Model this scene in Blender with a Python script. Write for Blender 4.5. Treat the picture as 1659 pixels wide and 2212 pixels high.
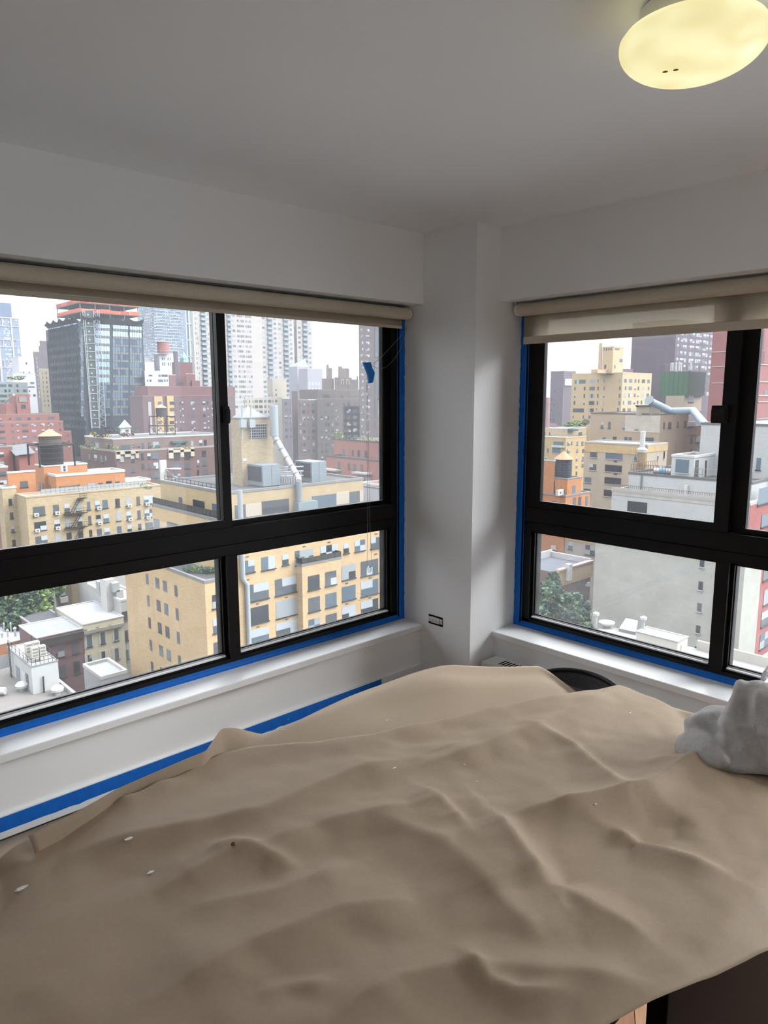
import bpy, bmesh, math, random
from mathutils import Vector, Matrix, noise
random.seed(7)
for o in list(bpy.data.objects): bpy.data.objects.remove(o)
SC = bpy.context.scene
COL = SC.collection
# ---------------------------------------------------------------- camera
FPX, CX, CY = 1541.28, 829.5, 1106.0            # focal length in pixels of the 1659 x 2212 frame
YAW, PIT, ROL = math.radians(47.119), math.radians(9.226), math.radians(0.156)
EYE = 1.67
FWD = Vector((math.cos(YAW)*math.cos(PIT), math.sin(YAW)*math.cos(PIT), -math.sin(PIT)))
_r = Vector((math.sin(YAW), -math.cos(YAW), 0)); _d = FWD.cross(_r)
RGT = _r*math.cos(ROL) + _d*math.sin(ROL); DWN = _d*math.cos(ROL) - _r*math.sin(ROL)
CAM = Vector((0, 0, EYE))
cd = bpy.data.cameras.new('camera'); cam = bpy.data.objects.new('camera', cd); COL.objects.link(cam)
cd.sensor_fit = 'HORIZONTAL'; cd.sensor_width = 36.0; cd.lens = 36.0*FPX/1659.0
cd.clip_start = 0.02; cd.clip_end = 4000
cam.matrix_world = Matrix(((RGT.x, -DWN.x, -FWD.x, 0), (RGT.y, -DWN.y, -FWD.y, 0), (RGT.z, -DWN.z, -FWD.z, EYE), (0, 0, 0, 1)))
SC.camera = cam
# ---------------------------------------------------------------- sky, exposure
SC.view_settings.view_transform = 'Standard'; SC.view_settings.look = 'None'
SC.view_settings.gamma = 1.0; SC.view_settings.use_curve_mapping = False
SC.view_settings.exposure = 1.2
SKY_H, SKY_K = 0.62, 5.0                          # overcast sky: radiance at the horizon, brighter toward the zenith
SKY_TINT = (0.935, 0.98, 1.045)
W = bpy.data.worlds.new('overcast_sky'); SC.world = W; W.use_nodes = True
nt = W.node_tree; nt.nodes.clear()
n_out = nt.nodes.new('ShaderNodeOutputWorld'); n_bg = nt.nodes.new('ShaderNodeBackground')
n_tc = nt.nodes.new('ShaderNodeTexCoord'); n_sep = nt.nodes.new('ShaderNodeSeparateXYZ')
n_cl = nt.nodes.new('ShaderNodeMath'); n_cl.operation = 'MAXIMUM'; n_cl.inputs[1].default_value = 0.0
n_ma = nt.nodes.new('ShaderNodeMath'); n_ma.operation = 'MULTIPLY_ADD'; n_ma.inputs[1].default_value = SKY_K*SKY_H; n_ma.inputs[2].default_value = SKY_H
nt.links.new(n_tc.outputs['Generated'], n_sep.inputs[0]); nt.links.new(n_sep.outputs['Z'], n_cl.inputs[0])
nt.links.new(n_cl.outputs[0], n_ma.inputs[0]); nt.links.new(n_ma.outputs[0], n_bg.inputs['Strength'])
n_bg.inputs['Color'].default_value = (*SKY_TINT, 1)
nt.links.new(n_bg.outputs[0], n_out.inputs['Surface'])
SC.cycles.use_denoising = True
SC.cycles.max_bounces = 12; SC.cycles.diffuse_bounces = 6; SC.cycles.transparent_max_bounces = 24
SC.cycles.glossy_bounces = 4; SC.cycles.sample_clamp_indirect = 6.0; SC.cycles.caustics_reflective = False

# veiled sun: a broad bright patch of cloud to the right of the frame, high over the street
sd = bpy.data.lights.new('veiled_sun', 'SUN'); so_ = bpy.data.objects.new('veiled_sun', sd); COL.objects.link(so_)
sd.energy = 5.0; sd.angle = math.radians(50); sd.color = (0.97, 0.99, 1.0)
so_.rotation_euler = Vector((0.72, -0.62, 0.80)).to_track_quat('Z', 'Y').to_euler()

# ---------------------------------------------------------------- helpers
def ray(px, py): return FWD + RGT*((px-CX)/FPX) + DWN*((py-CY)/FPX)
def at(px, py, Z): return CAM + ray(px, py)*Z                    # point of a pixel at forward depth Z
def onx(px, py, X): r = ray(px, py); return CAM + r*(X/r.x)
def ony(px, py, Y): r = ray(px, py); return CAM + r*(Y/r.y)
def onz(px, py, z): r = ray(px, py); return CAM + r*((z-EYE)/r.z)
def lin(c): c = c/255.0; return c/12.92 if c <= 0.04045 else ((c+0.055)/1.055)**2.4
def rgb(r, g, b): return (lin(r), lin(g), lin(b), 1.0)
_mats = {}
def mat(name, col, rough=0.8, spec=0.3, metal=0.0, noise_=None, bump=None, brick=None, emit=None, streak=None):
    """procedural material; noise_=(scale, amount) mottles the colour, brick=(mortar strength) lays courses, bump=(scale, strength)"""
    if name in _mats: return _mats[name]
    m = bpy.data.materials.new(name); m.use_nodes = True; t = m.node_tree; N = t.nodes; L = t.links
    b = N['Principled BSDF']; b.inputs['Base Color'].default_value = col; b.inputs['Roughness'].default_value = rough
    b.inputs['Specular IOR Level'].default_value = spec; b.inputs['Metallic'].default_value = metal
    src = None
    tc = N.new('ShaderNodeTexCoord')
    if brick:
        sp = N.new('ShaderNodeSeparateXYZ'); L.new(tc.outputs['Object'], sp.inputs[0])
        ad = N.new('ShaderNodeMath'); ad.operation = 'ADD'; L.new(sp.outputs['X'], ad.inputs[0]); L.new(sp.outputs['Y'], ad.inputs[1])
        cb = N.new('ShaderNodeCombineXYZ'); L.new(ad.outputs[0], cb.inputs['X']); L.new(sp.outputs['Z'], cb.inputs['Y'])
        bt = N.new('ShaderNodeTexBrick'); L.new(cb.outputs[0], bt.inputs['Vector']); bt.inputs['Scale'].default_value = 1.0
        bt.inputs['Brick Width'].default_value = 0.45; bt.inputs['Row Height'].default_value = 0.15; bt.inputs['Mortar Size'].default_value = 0.012
        c = Vector(col[:3])
        bt.inputs['Color1'].default_value = (*(c*(1+brick)), 1); bt.inputs['Color2'].default_value = (*(c*(1-brick)), 1)
        bt.inputs['Mortar'].default_value = (*(c*(1-0.8*brick)), 1)
        src = bt.outputs['Color']
    if noise_:
        nz = N.new('ShaderNodeTexNoise'); nz.inputs['Scale'].default_value = noise_[0]; nz.inputs['Detail'].default_value = 4
        if streak:
            mp = N.new('ShaderNodeMapping'); mp.inputs['Scale'].default_value = streak; L.new(tc.outputs['Object'], mp.inputs[0]); L.new(mp.outputs[0], nz.inputs['Vector'])
        else: L.new(tc.outputs['Object'], nz.inputs['Vector'])
        mr = N.new('ShaderNodeMapRange'); mr.inputs['From Min'].default_value = 0.25; mr.inputs['From Max'].default_value = 0.75
        mr.inputs['To Min'].default_value = 1-noise_[1]; mr.inputs['To Max'].default_value = 1+noise_[1]
        L.new(nz.outputs['Fac'], mr.inputs['Value'])
        mx = N.new('ShaderNodeMix'); mx.data_type = 'RGBA'; mx.blend_type = 'MULTIPLY'; mx.inputs['Factor'].default_value = 1.0
        if src: L.new(src, mx.inputs['A'])
        else: mx.inputs['A'].default_value = col
        L.new(mr.outputs[0], mx.inputs['B']); src = mx.outputs['Result']
    if src: L.new(src, b.inputs['Base Color'])
    if bump:
        nz = N.new('ShaderNodeTexNoise'); nz.inputs['Scale'].default_value = bump[0]; nz.inputs['Detail'].default_value = 3
        L.new(tc.outputs['Object'], nz.inputs['Vector'])
        bp = N.new('ShaderNodeBump'); bp.inputs['Strength'].default_value = bump[1]; bp.inputs['Distance'].default_value = 0.01
        L.new(nz.outputs['Fac'], bp.inputs['Height']); L.new(bp.outputs[0], b.inputs['Normal'])
    if emit:
        b.inputs['Emission Color'].default_value = emit[0]; b.inputs['Emission Strength'].default_value = emit[1]
    _mats[name] = m; return m
def glass_mat(name, tint=(1, 1, 1), veil=0.0):
    """window glass: clear pane with a Fresnel reflection and an optional thin film of dust"""
    if name in _mats: return _mats[name]
    m = bpy.data.materials.new(name); m.use_nodes = True; t = m.node_tree; N = t.nodes; L = t.links; N.clear()
    out = N.new('ShaderNodeOutputMaterial'); tr = N.new('ShaderNodeBsdfTransparent'); tr.inputs['Color'].default_value = (*tint, 1)
    gl = N.new('ShaderNodeBsdfGlossy'); gl.inputs['Roughness'].default_value = 0.0
    fr = N.new('ShaderNodeFresnel'); fr.inputs['IOR'].default_value = 1.35
    mx = N.new('ShaderNodeMixShader'); L.new(fr.outputs[0], mx.inputs['Fac']); L.new(tr.outputs[0], mx.inputs[1]); L.new(gl.outputs[0], mx.inputs[2])
    last = mx.outputs[0]
    if veil:
        df = N.new('ShaderNodeBsdfTranslucent'); df.inputs['Color'].default_value = (.85, .86, .88, 1)
        nz = N.new('ShaderNodeTexNoise'); nz.inputs['Scale'].default_value = 6; nz.inputs['Detail'].default_value = 6
        mr = N.new('ShaderNodeMapRange'); mr.inputs['From Min'].default_value = .4; mr.inputs['From Max'].default_value = .7; mr.inputs['To Min'].default_value = veil*.5; mr.inputs['To Max'].default_value = veil*1.6
        L.new(nz.outputs['Fac'], mr.inputs['Value'])
        m2 = N.new('ShaderNodeMixShader'); L.new(mr.outputs[0], m2.inputs['Fac']); L.new(last, m2.inputs[1]); L.new(df.outputs[0], m2.inputs[2]); last = m2.outputs[0]
    L.new(last, out.inputs['Surface']); _mats[name] = m; return m
def tag(o, label=None, cat=None, group=None, kind=None):
    if label: o['label'] = label
    if cat: o['category'] = cat
    if group: o['group'] = group
    if kind: o['kind'] = kind
    return o
def empty(name, loc=(0, 0, 0), label=None, cat=None, group=None, kind=None):
    o = bpy.data.objects.new(name, None); COL.objects.link(o); o.location = loc; o.empty_display_size = 0.05
    return tag(o, label, cat, group, kind)
def wloc(o):
    v = Vector((0, 0, 0))
    while o: v += o.location; o = o.parent
    return v
def link(name, me, parent=None, loc=None, rotz=0.0):
    o = bpy.data.objects.new(name, me); COL.objects.link(o)
    if parent: o.parent = parent
    if loc is not None: o.location = Vector(loc) - (wloc(parent) if parent else Vector())
    if rotz: o.rotation_euler.z = rotz
    return o
class MB:
    """collects shapes in world coordinates; build() links them as ONE mesh object"""
    def __init__(s): s.v = []; s.f = []; s.m = []
    def add(s, vs, fs, mi=0):
        k = len(s.v); s.v += [Vector(p) for p in vs]; s.f += [tuple(k+i for i in f) for f in fs]; s.m += [mi]*len(fs); return s
    def box(s, x0, x1, y0, y1, z0, z1, mi=0):
        x0, x1 = min(x0, x1), max(x0, x1); y0, y1 = min(y0, y1), max(y0, y1); z0, z1 = min(z0, z1), max(z0, z1)
        return s.add([(x0, y0, z0), (x1, y0, z0), (x1, y1, z0), (x0, y1, z0), (x0, y0, z1), (x1, y0, z1), (x1, y1, z1), (x0, y1, z1)],
                     [(0, 3, 2, 1), (4, 5, 6, 7), (0, 1, 5, 4), (1, 2, 6, 5), (2, 3, 7, 6), (3, 0, 4, 7)], mi)
    def quad(s, a, b, c, d, mi=0): return s.add([a, b, c, d], [(0, 1, 2, 3)], mi)
    def tube(s, path, r, n=8, mi=0, cap=True):
        path = [Vector(p) for p in path]; k = len(s.v); rs = r if isinstance(r, (list, tuple)) else [r]*len(path)
        for i, p in enumerate(path):
            d = (path[min(i+1, len(path)-1)] - path[max(i-1, 0)]).normalized()
            a = d.cross(Vector((0, 0, 1)) if abs(d.z) < .95 else Vector((1, 0, 0))).normalized(); b = d.cross(a)
            for j in range(n):
                t = 2*math.pi*j/n; s.v.append(p + (a*math.cos(t) + b*math.sin(t))*rs[i])
        for i in range(len(path)-1):
            for j in range(n):
                s.f.append((k+i*n+j, k+i*n+(j+1) % n, k+(i+1)*n+(j+1) % n, k+(i+1)*n+j)); s.m.append(mi)
        if cap:
            s.f.append(tuple(k+j for j in range(n))); s.f.append(tuple(k+(len(path)-1)*n+n-1-j for j in range(n))); s.m += [mi, mi]
        return s
    def bar(s, a, b, w, mi=0): return s.tube([a, b], w*.7, 4, mi)
    def lathe(s, c, prof, n=24, mi=0):
        """prof: (radius, z) list round the vertical axis through c"""
        c = Vector(c); k = len(s.v)
        for r, z in prof:
            for j in range(n):
                t = 2*math.pi*j/n; s.v.append(c + Vector((r*math.cos(t), r*math.sin(t), z)))
        for i in range(len(prof)-1):
            for j in range(n):
                s.f.append((k+i*n+j, k+i*n+(j+1) % n, k+(i+1)*n+(j+1) % n, k+(i+1)*n+j)); s.m.append(mi)
        s.f.append(tuple(k+n-1-j for j in range(n))); s.f.append(tuple(k+(len(prof)-1)*n+j for j in range(n))); s.m += [mi, mi]
        return s
    def mesh(s, name, mats, off=Vector()):
        me = bpy.data.meshes.new(name); me.from_pydata([tuple(p-off) for p in s.v], [], s.f)
        for m in (mats if isinstance(mats, (list, tuple)) else [mats]): me.materials.append(m)
        me.polygons.foreach_set('material_index', s.m); me.update(); return me
    def build(s, name, mats, parent=None, smooth=False, bevel=0):
        if parent is None:
            xs = [p.x for p in s.v]; ys = [p.y for p in s.v]; zs = [p.z for p in s.v]
            off = Vector(((min(xs)+max(xs))/2, (min(ys)+max(ys))/2, min(zs)))
        else: off = wloc(parent)
        me = s.mesh(name, mats, off)
        o = bpy.data.objects.new(name, me); COL.objects.link(o)
        if parent: o.parent = parent
        else: o.location = off
        if smooth:
            me.polygons.foreach_set('use_smooth', [True]*len(me.polygons))
            me.set_sharp_from_angle(angle=math.radians(40))
        if bevel:
            b = o.modifiers.new('edge', 'BEVEL'); b.width = bevel; b.segments = 2; b.limit_method = 'ANGLE'
        return o
def struct(o, label=None): o['kind'] = 'structure'; return tag(o, label)
# ---------------------------------------------------------------- room shell
LX, RY = 2.928, 2.455            # faces of the corner pillar (window 1 runs left from LX, window 2 runs toward the camera from RY)
LYW, RXW = 2.829, 3.126          # planes of the two beams above the windows
CEIL, BEAM = 2.54, 2.168
XW, YN = -1.9, -2.3              # unseen walls behind the camera
m_wall = mat('painted_wall', (0.85, 0.86, 0.865, 1), .55, .25, noise_=(1.3, .02), bump=(18, .05))
m_ceil = mat('ceiling_paint', (0.84, 0.86, 0.88, 1), .6, .2, noise_=(.9, .02), bump=(10, .05))
m_sill = mat('white_gloss_paint', (0.88, 0.89, 0.89, 1), .3, .45, bump=(30, .04))
m_tape = mat('blue_masking_tape', rgb(20, 103, 196), .55, .25, noise_=(30, .10))
m_black = mat('bronze_black_aluminium', (0.0055, 0.005, 0.0047, 1), .42, .22)
m_ledge = mat('worn_aluminium_ledge', (0.86, 0.86, 0.88, 1), .35, .5)  # pale colour stands in for the sky reflected on the ledge
m_gasket = mat('grey_gasket', (0.35, 0.36, 0.37, 1), .35, .5)
m_glass = glass_mat('window_glass')
m_glassd = glass_mat('dusty_window_glass', veil=.016)
def boxes(name, bl, m, label=None):
    b = MB()
    for q in bl: b.box(*q)
    return struct(b.build(name, m), label)
boxes('floor', [(XW, 3.5, YN, 3.16, -.12, -.012)], mat('floor_screed', rgb(120, 96, 74), .8), 'floor of the room under the brown paper')
FLOOR = bpy.data.objects['floor']
boxes('ceiling', [(XW, 3.5, YN, 3.16, CEIL, CEIL+.15)], m_ceil, 'plain painted ceiling')
boxes('wall_left', [(XW, LX, LYW, 3.16, BEAM, CEIL), (XW, LX, LYW+.012, 3.16, 0, .305), (XW, .58, LYW+.012, 3.16, .305, BEAM)], m_wall, 'wall with beam over the wide window and low wall under its sill')
boxes('wall_right', [(RXW, 3.5, YN, RY, BEAM, CEIL), (RXW+.012, 3.5, YN, RY, 0, .305), (RXW+.012, 3.5, -.10, .1, .305, BEAM), (RXW+.012, 3.5, YN, -1.7, .305, BEAM)], m_wall, 'wall with beam over the second window')  # the unseen opening past the second window is added to let in light
boxes('wall_corner', [(LX, 3.5, RY, 3.16, 0, CEIL)], m_wall, 'square wall pillar standing in the corner between the two windows')
boxes('wall_rear', [(XW-.1, XW, YN, 3.16, 0, CEIL)], m_wall)
boxes('wall_near', [(XW, 3.5, YN-.1, YN, 0, CEIL)], m_wall)
t1 = struct(MB().box(.50, LX, LYW-.013, 2.985, .306, .34).build('trim_1', m_sill, bevel=.004), 'white painted window sill under the wide window')
t2 = struct(MB().box(RXW-.006, 3.335, .05, RY, .306, .34).build('trim_2', m_sill, bevel=.004), 'white painted window sill under the second window')
bb = struct(MB().box(XW, LX, LYW-.004, LYW+.012, 0, .092).build('baseboard_left', m_wall), 'white baseboard under the wide window')
# parquet: finger blocks laid at an angle, each a part of the floor
WOODS = [mat('oak_parquet_%d' % i, rgb(*c), .45, .4, noise_=(14, .22), streak=(1, 7, 1)) for i, c in enumerate([(186, 140, 104), (164, 118, 86), (198, 156, 116), (150, 108, 80)])]
def parquet():
    rnd = random.Random(3); bw, n = .095, 4; L = bw*n
    mes = []
    for w in WOODS:
        mes.append(MB().box(-L/2+.001, L/2-.001, -bw/2+.001, bw/2-.001, -.012, 0).mesh('wood_block', w))
    rot = math.radians(31); ca, sa = math.cos(rot), math.sin(rot)
    for i in range(-6, 7):
        for j in range(-6, 7):
            gx, gy = i*L, j*L
            cx, cy = 1.55+gx*ca-gy*sa, .72+gx*sa+gy*ca
            if not (1.0 < cx < 2.9 and -.2 < cy < 1.35): continue
            hv = (i+j) % 2
            for k in range(n):
                o = (k-(n-1)/2)*bw
                ux, uy = (0, o) if hv == 0 else (o, 0)
                link('wood_block', mes[rnd.randrange(4)], FLOOR, (cx+ux*ca-uy*sa, cy+ux*sa+uy*ca, rnd.uniform(-.0006, .0006)), rot+(math.pi/2 if hv else 0))
parquet()
# ---------------------------------------------------------------- windows
def T1(u, n, z): return Vector((LX-u, 2.98+n, z))
def T2(u, n, z): return Vector((3.325+n, RY-u, z))
def tbox(b, T, u0, u1, n0, n1, z0, z1, mi=0):
    a, c = T(u0, n0, z0), T(u1, n1, z1); return b.box(a.x, c.x, a.y, c.y, a.z, c.z, mi)
U = 2.34; M0, M1 = 1.136, 1.195
def window(idx, T, inner_far):
    root = empty('window_%d' % idx, T(U/2, .04, .34), 'black framed %s with sliding sashes above fixed panes' % ('wide window on the wall with the low sill' if idx == 1 else 'second window beyond the pillar'), kind='structure')
    b = MB()
    for u0, u1, w0, w1 in ((0, .044, 0, .108), (U-.044, U, U-.108, U)):
        tbox(b, T, u0, u1, 0, .1, .335, BEAM)                                    # jamb edge under the tape
    tbox(b, T, .044, .092, .012, .1, .37, BEAM); tbox(b, T, U-.092, U-.044, .012, .1, .37, BEAM)
    tbox(b, T, .092, .106, .034, .1, .37, BEAM); tbox(b, T, U-.106, U-.092, .034, .1, .37, BEAM)
    tbox(b, T, .044, U-.044, 0, .1, .335, .353); tbox(b, T, .044, U-.044, .012, .1, .353, .388); tbox(b, T, .092, U-.092, .022, .1, .388, .398)
    tbox(b, T, .092, U-.092, .004, .1, 2.098, BEAM)
    b.build('frame', m_black, root)
    b = MB(); tbox(b, T, M0, M1, .004, .034, .388, .91); tbox(b, T, M0-.014, M1+.014, .034, .1, .388, .91); b.build('mullion', m_black, root)
    b = MB(); tbox(b, T, .06, U-.06, .002, .1, .912, .961); tbox(b, T, .06, U-.06, .012, .1, .961, .966); tbox(b, T, .06, U-.06, .0, .1, .966, 1.047)
    tbox(b, T, .092, U-.092, .03, .09, .897, .912); b.build('rail', m_black, root)
    for a, c in ((.106, M0-.014), (M1+.014, U-.106)):                            # fixed lower panes on a bright bead
        b = MB(); tbox(b, T, a, c, .024, .052, .397, .405); b.build('glazing_bead', m_ledge, root)
        b = MB(); tbox(b, T, a, c, .05, .062, .408, .414); tbox(b, T, a, a+.004, .05, .062, .414, .897); tbox(b, T, c-.004, c, .05, .062, .414, .897); b.build('gasket', m_black, root)
        b = MB(); tbox(b, T, a, c, .056, .06, .41, .9); b.build('pane', m_glassd, root)
    ri, ro = ((1.155, U-.085), (.085, 1.20)) if inner_far else ((.085, 1.176), (1.172, U-.085))
    for (a, c), n0, bot, gm in ((ri, .006, 1.086, m_glass), (ro, .042, 1.07, m_glass)):
        s = MB(); st = .046 if inner_far else .066
        tbox(s, T, a, a+st, n0, n0+.028, 1.047, 2.10); tbox(s, T, c-st, c, n0, n0+.028, 1.047, 2.10)
        tbox(s, T, a+st, c-st, n0, n0+.028, 1.047, bot); tbox(s, T, a+st, c-st, n0, n0+.028, 2.072, 2.10)
        so = s.build('sash', m_black, root)
        g = MB(); tbox(g, T, a+st-.003, c-st+.003, n0+.012, n0+.016, bot-.004, 2.074); g.build('pane', gm, so)
        g = MB(); tbox(g, T, a+st, c-st, n0+.002, n0+.01, bot, bot+.002); g.build('gasket', m_gasket, so)
        if n0 < .02:
            h = MB(); hu = 1.172 if inner_far else 1.128
            e = -.014 if not inner_far else 0
            tbox(h, T, hu-.016+e*3, hu+.016, -.012, .008, 1.545, 1.625); tbox(h, T, hu-.011+e*3, hu+.011, -.026, -.012, 1.555, 1.612)
            h.build('handle', mat('black_plastic', (.008, .008, .008, 1), .5, .3), so, bevel=.004)
    if idx == 1:
        g = MB(); tbox(g, T, .10, 1.17, .084, .085, 1.06, 2.06); g.build('insect_screen', screen_mat(), root)
    return root
def screen_mat():
    m = bpy.data.materials.new('insect_screen_mesh'); m.use_nodes = True; N = m.node_tree.nodes; L = m.node_tree.links; N.clear()
    o = N.new('ShaderNodeOutputMaterial'); t = N.new('ShaderNodeBsdfTransparent'); d = N.new('ShaderNodeBsdfTranslucent'); d.inputs['Color'].default_value = (.35, .35, .36, 1)
    x = N.new('ShaderNodeMixShader'); x.inputs['Fac'].default_value = .10
    L.new(t.outputs[0], x.inputs[1]); L.new(d.outputs[0], x.inputs[2]); L.new(x.outputs[0], o.inputs['Surface']); return m
window(1, T1, True); window(2, T2, False)
# ---------------------------------------------------------------- masking tape
def tape(T, path, prof, seed, label, jag=.004, group=None):
    """path: (u, z) points along the strip's fixed edge; prof: offsets (across, n) from the ragged edge to the fold; thin folded strip"""
    rnd = random.Random(seed); b = MB(); k = 0
    vs = []
    for (u, z, au, az) in path:
        j = rnd.uniform(-jag, jag)*(.4+1.2*(rnd.random() < .2))
        row = []
        for i, (a, n) in enumerate(prof):
            s = a + (j if i == 0 else 0)
            row.append(T(u+au*s, n, z+az*s))
        vs.append(row)
    for i in range(len(vs)-1):
        for q in range(len(prof)-1): b.quad(vs[i][q], vs[i+1][q], vs[i+1][q+1], vs[i][q+1])
    o = b.build('masking_tape', m_tape)
    bm = bmesh.new(); bm.from_mesh(o.data); bmesh.ops.remove_doubles(bm, verts=bm.verts, dist=1e-5); bm.to_mesh(o.data); bm.free()
    s = o.modifiers.new('thick', 'SOLIDIFY'); s.thickness = .0008; s.offset = 0
    return tag(o, label, 'tape', group or 'masking tape round the windows')
def run(a, b, n): return [a+(b-a)*i/n for i in range(n+1)]
prof_b = [(-.002, -.006), (.017, -.006), (.021, -.004), (.034, .011)]
prof_j = [(.002, -.006), (.033, -.006), (.046, .011)]
for T, nm in ((T1, 'wide window'), (T2, 'second window')):
    tape(T, [(u, .334, 0, 1) for u in run(.0, U, 110)], prof_b, 11 if T is T1 else 12, 'blue masking tape with a ragged lower edge along the bottom of the %s' % nm)
    tape(T, [(0, z, 1, 0) for z in run(.336, BEAM-.005, 90)], prof_j, 21 if T is T1 else 22, 'upright blue masking tape between the pillar and the frame of the %s' % nm, .003)
tape(lambda u, n, z: Vector((u, LYW-.005+n, z)), [(u, .03, 0, 1) for u in run(XW+.05, 2.6, 140)], [(0, 0), (.03, -.0005), (.058, 0)], 31, 'blue masking tape along the baseboard below the wide window', .003)
# ---------------------------------------------------------------- roller blinds
def fabric_mat():
    m = bpy.data.materials.new('blind_fabric'); m.use_nodes = True; N = m.node_tree.nodes; L = m.node_tree.links; N.clear()
    o = N.new('ShaderNodeOutputMaterial'); d = N.new('ShaderNodeBsdfDiffuse'); d.inputs['Color'].default_value = rgb(196, 188, 172)
    tl = N.new('ShaderNodeBsdfTranslucent'); tl.inputs['Color'].default_value = rgb(205, 196, 178)
    tr = N.new('ShaderNodeBsdfTransparent'); tr.inputs['Color'].default_value = (.9, .88, .84, 1)
    nz = N.new('ShaderNodeTexNoise'); nz.inputs['Scale'].default_value = 260
    mr = N.new('ShaderNodeMapRange'); mr.inputs['To Min'].default_value = .02; mr.inputs['To Max'].default_value = .42
    L.new(nz.outputs['Fac'], mr.inputs['Value'])
    a = N.new('ShaderNodeMixShader'); a.inputs['Fac'].default_value = .5; L.new(d.outputs[0], a.inputs[1]); L.new(tl.outputs[0], a.inputs[2])
    c = N.new('ShaderNodeMixShader'); L.new(mr.outputs[0], c.inputs['Fac']); L.new(a.outputs[0], c.inputs[1]); L.new(tr.outputs[0], c.inputs[2])
    L.new(c.outputs[0], o.inputs['Surface']); return m
m_fab = fabric_mat(); m_roll = mat('rolled_fabric', rgb(196, 188, 172), .9, .1, noise_=(90, .05))
m_cap = mat('white_plastic', (.72, .71, .68, 1), .4, .4)
def blind(T, u0, u1, nr, nf, zr, zb, hem, label):
    r = .0325; root = empty('roller_blind', T((u0+u1)/2, nr, zr+r), label, 'blind', 'roller blinds over the two windows')
    MB().tube([T(u0+.012, nr, zr), T(u1-.012, nr, zr)], r, 32, 0).build('roller', m_roll, root, smooth=True)
    for u, d in ((u0, .012), (u1, -.012)):
        MB().tube([T(u-d*.8, nr, zr), T(u+d, nr, zr)], [r*.8, r*1.04], 24).build('end_cap', m_cap, root, smooth=True)
        b = MB(); tbox(b, T, u-d*.8, u-d*1.0, nr-.012, nr+.02, zr-.02, BEAM-.001); b.build('bracket', m_cap, root)
    b = MB(); tbox(b, T, u0+.018, u1-.018, nf, nf+.0008, zb+hem, zr); b.build('fabric', m_fab, root)
    b = MB(); tbox(b, T, u0+.018, u1-.018, nf-.004, nf+.005, zb, zb+hem); b.build('hem_bar', m_roll, root, bevel=.003)
    return root
B1 = blind(T1, .03, U-.02, -.060, -.029, 2.122, 2.043, .018, 'beige roller blind rolled up over the wide window with a bead chain')
B2 = blind(T2, .035, U-.02, -.085, -.053, 2.124, 1.946, .040, 'beige roller blind hanging a little lower over the second window')
# bead chain of the first blind, bundled by a flag of tape
def chain():
    b = MB(); r = .0021
    def beads(pts):
        pts = [Vector(p) for p in pts]; d = 0.0
        for i in range(len(pts)-1):
            a, c = pts[i], pts[i+1]; L = (c-a).length
            while d < L:
                p = a+(c-a)*(d/L)
                b.add([p+Vector(q)*r for q in ((1, 0, 0), (-1, 0, 0), (0, 1, 0), (0, -1, 0), (0, 0, 1), (0, 0, -1))],
                      [(0, 2, 4), (2, 1, 4), (1, 3, 4), (3, 0, 4), (2, 0, 5), (1, 2, 5), (3, 1, 5), (0, 3, 5)])
                d += .0058
            d -= L
        b.tube(pts, .0006, 4)
    q = lambda x, y: (770+x/10.37, 640+y/10.37)
    Y = 2.958
    P = lambda pts, yy=Y: [ony(x, y, yy) for x, y in pts]
    beads(P([q(1205, 255), q(1260, 320), q(1270, 400), q(1240, 500), q(1150, 545), q(1130, 690), q(1050, 830), q(600, 1320), (803, 790)]))
    beads(P([q(1215, 255), q(1310, 300), q(1318, 380), q(1290, 480), q(1230, 560), q(1130, 690), q(1085, 850), q(1050, 1000), q(1000, 1150), q(900, 1330), q(830, 1430), q(750, 1510), q(660, 1590), q(560, 1620), q(460, 1610), (804, 791)]))
    beads(P([(792, 801), (793, 950), (794, 1100), (793, 1222)])); beads(P([(793, 800), (796, 950), (799, 1130), (804, 1222)]))
    tag(b.build('bead_chain', mat('nickel_beads', (.32, .30, .27, 1), .3, .6, .6), B1), kind='stuff')
    t = MB(); pts = [(786, 783), (801, 782), (805, 796), (810, 805), (806, 826), (798, 828), (797, 812), (792, 799)]
    V = [ony(x, y, Y-.006) for x, y in pts]; k = [p+Vector((0, .012, 0)) for p in V]
    t.add(V+k, [tuple(range(8)), tuple(range(15, 7, -1))]+[(i, (i+1) % 8, 8+(i+1) % 8, 8+i) for i in range(8)])
    tag(t.build('tape_flag', mat('bright_blue_tape', rgb(42, 132, 224), .55, .25)), 'small flag of bright blue tape bundling the hanging bead chain', 'tape')
    w = MB(); c = ony(798, 1228, Y); w.lathe(c, [(.004, .012), (.010, .008), (.012, -.008), (.008, -.022), (.003, -.024)], 10)
    w.build('chain_weight', glass_mat('clear_plastic', (.86, .88, .88), .12), B1, smooth=True)
chain()
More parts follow.
